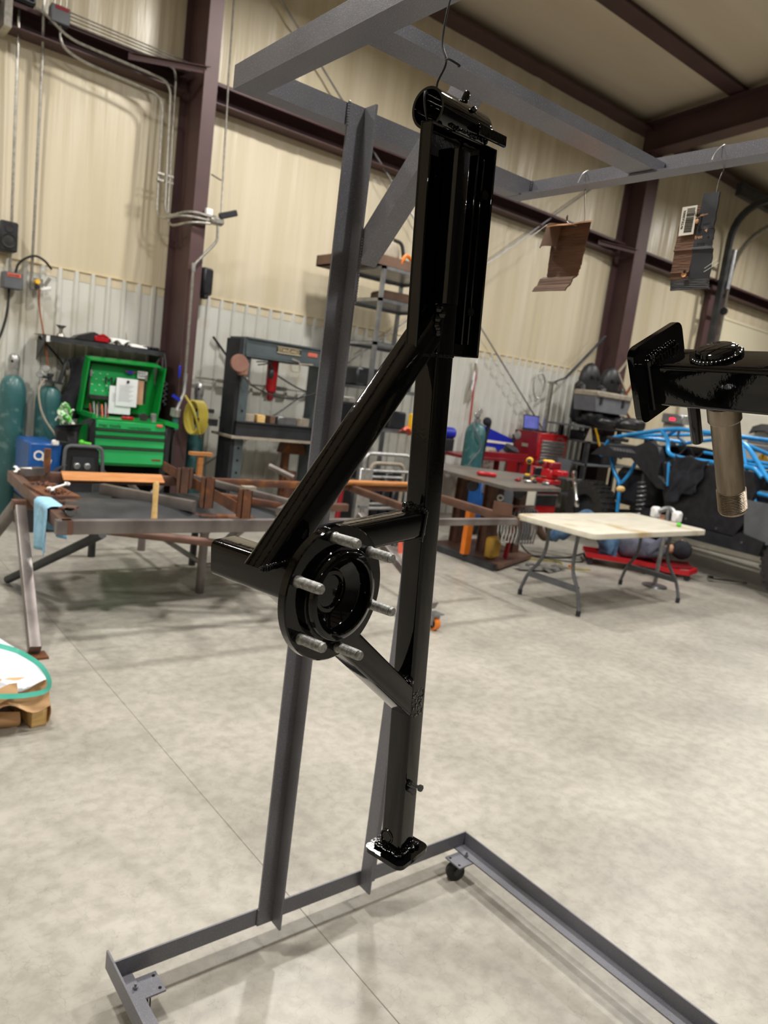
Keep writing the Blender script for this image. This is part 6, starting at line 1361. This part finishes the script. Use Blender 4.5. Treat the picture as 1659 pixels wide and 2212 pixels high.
# grey trolleys and jack stands under it
for k, (x, y, lb) in enumerate(((4.62, 6.1, 'pale grey tube trolley frame standing behind the rusty frame'), (4.9, 6.35, 'second pale grey tube trolley frame a step further back'))):
    t = thing('trolley', lb, 'trolley', (x+.3, y, 0))
    M().tube(bend([(x, y, .1), (x, y, .98-.13*k), (x+.62-.15*k, y, .98-.13*k), (x+.62-.15*k, y, .1)], .09), .022, 9).obj('handle_frame', K['grime'] if k else K['alum'], t)
    M().tube([(x, y, .8-.1*k), (x+.62-.15*k, y, .8-.1*k)], .018, 8).tube([(x, y, .4), (x+.62-.15*k, y, .4)], .018, 8).obj('crossbar', K['alum'], t)
    if not k: M().bb((x-.05, y-.02, .15), (x+.12, y+.02, .82), .008).obj('side_plate', K['alum'], t)
    M().bb((x-.05, y-.1, .06), (x+.66-.15*k, y+.3, .12), .01).obj('toe_plate', K['dksteel'], t)
    for q in (0, .6-.15*k): M().lathe([(0, -.03), (.06, -.03), (.06, .03), (0, .03)], (x+q, y+.15, .06), (1, 0, 0), 14).obj('wheel', K['rubber'], t)
for k, (x, y, mt, lb) in enumerate(((4.55, 5.95, 'dksteel', 'dark jack stand left of the pale trolley frame'), (4.95, 5.85, 'salmon', 'orange-red jack stand under the right end of the rusty frame'), (5.2, 6.0, 'alum', 'silver jack stand beside the orange-red one'))):
    t = thing('jack_stand', lb, 'jack stand', (x, y, 0))
    for a in range(4): M().ext([V((x, y, .30)), V((x+.03*cos(a*pi/2), y+.03*sin(a*pi/2), .30)), V((x+.14*cos(a*pi/2+.3), y+.14*sin(a*pi/2+.3), 0)), V((x+.14*cos(a*pi/2-.3), y+.14*sin(a*pi/2-.3), 0))], (.004, .004, 0)).obj('leg', K[mt], t)
    M().tube([(x, y, .2), (x, y, .44)], .022, 8).bb((x-.05, y-.02, .43), (x+.05, y+.02, .46)).obj('post', K['steel'], t)
one(M().tube([(4.42, 6.2, .0), (4.45, 6.2, .82)], .03, 10), 'red_extinguisher', K['dkred'], 'dark red cylinder standing left of the pale trolley frames', 'cylinder')
for k in range(6):
    x = 4.95+.14*k
    one(M().box((x, 6.75, .32+.05*(k % 2)), (.11, .3, .62+.1*(k % 2)), Matrix.Rotation(.06*(k-2), 3, 'Y'), .02), 'dark_case', K['dkplastic'], ('first','second','third','fourth','fifth','sixth')[k] + ' dark tool case from the left under the shelving unit', 'case', 'dark cases under the shelving unit')

# leads on the floor by the creeper
for k, (pts, mt, lb) in enumerate((([(6.5, 5.45, .01), (6.9, 5.2, .01), (7.4, 5.3, .01), (8.0, 5.5, .01)], 'rubber', 'black lead on the floor behind the creeper'), ([(6.3, 5.3, .008), (6.7, 5.05, .008), (6.5, 4.85, .008), (6.8, 4.7, .008)], 'yellow', 'yellow lead curling on the floor by the bench base'), ([(6.45, 5.6, .4), (6.5, 5.5, .15), (6.6, 5.3, .01), (7.0, 5.0, .01), (7.3, 5.2, .01)], 'rubber', 'black lead dropping from the bench to the floor'))):
    one(M().tube(spline(pts, 7), .009, 6), 'power_lead', K[mt], lb, 'lead')
one(M().lathe([(0, 0), (.02, 0), (.022, .04), (.012, .07), (0, .07)], (6.6, 4.83, .02), (.9, -.3, 0), 10), 'plug_connector', K['orange'], 'orange plug connector on the floor near the folding table leg', 'plug')
one(M().tube([(8.05, 4.02, .03), (8.4, 3.75, .03)], .012, 7).lathe([(0, 0), (.03, 0), (.03, .05), (0, .05)], (8.05, 4.02, .035), (.7, -.5, 0), 10), 'ratchet', K['chrome'], 'chrome ratchet on the floor beyond the creeper', 'tool')
one(M().ball((8.0, 5.3, .82), .06, 10, (1.2, .8, .7)), 'work_glove', K['wood'], 'tan leather glove on top of the front tyre of the buggy', 'glove')

# ------------------------------------------------------------------ lettering to plain meshes
bpy.context.view_layer.update(); dg = bpy.context.evaluated_depsgraph_get()
for o in [o for o in bpy.data.objects if o.type == 'FONT']:
    me = bpy.data.meshes.new_from_object(o.evaluated_get(dg)); nm = o.name; pa = o.parent; ml = o.matrix_local.copy(); mt_ = o.data.materials[0]
    bpy.data.objects.remove(o)
    n = bpy.data.objects.new(nm, me); COL.objects.link(n); n.parent = pa; n.matrix_local = ml
    if not me.materials: me.materials.append(mt_)
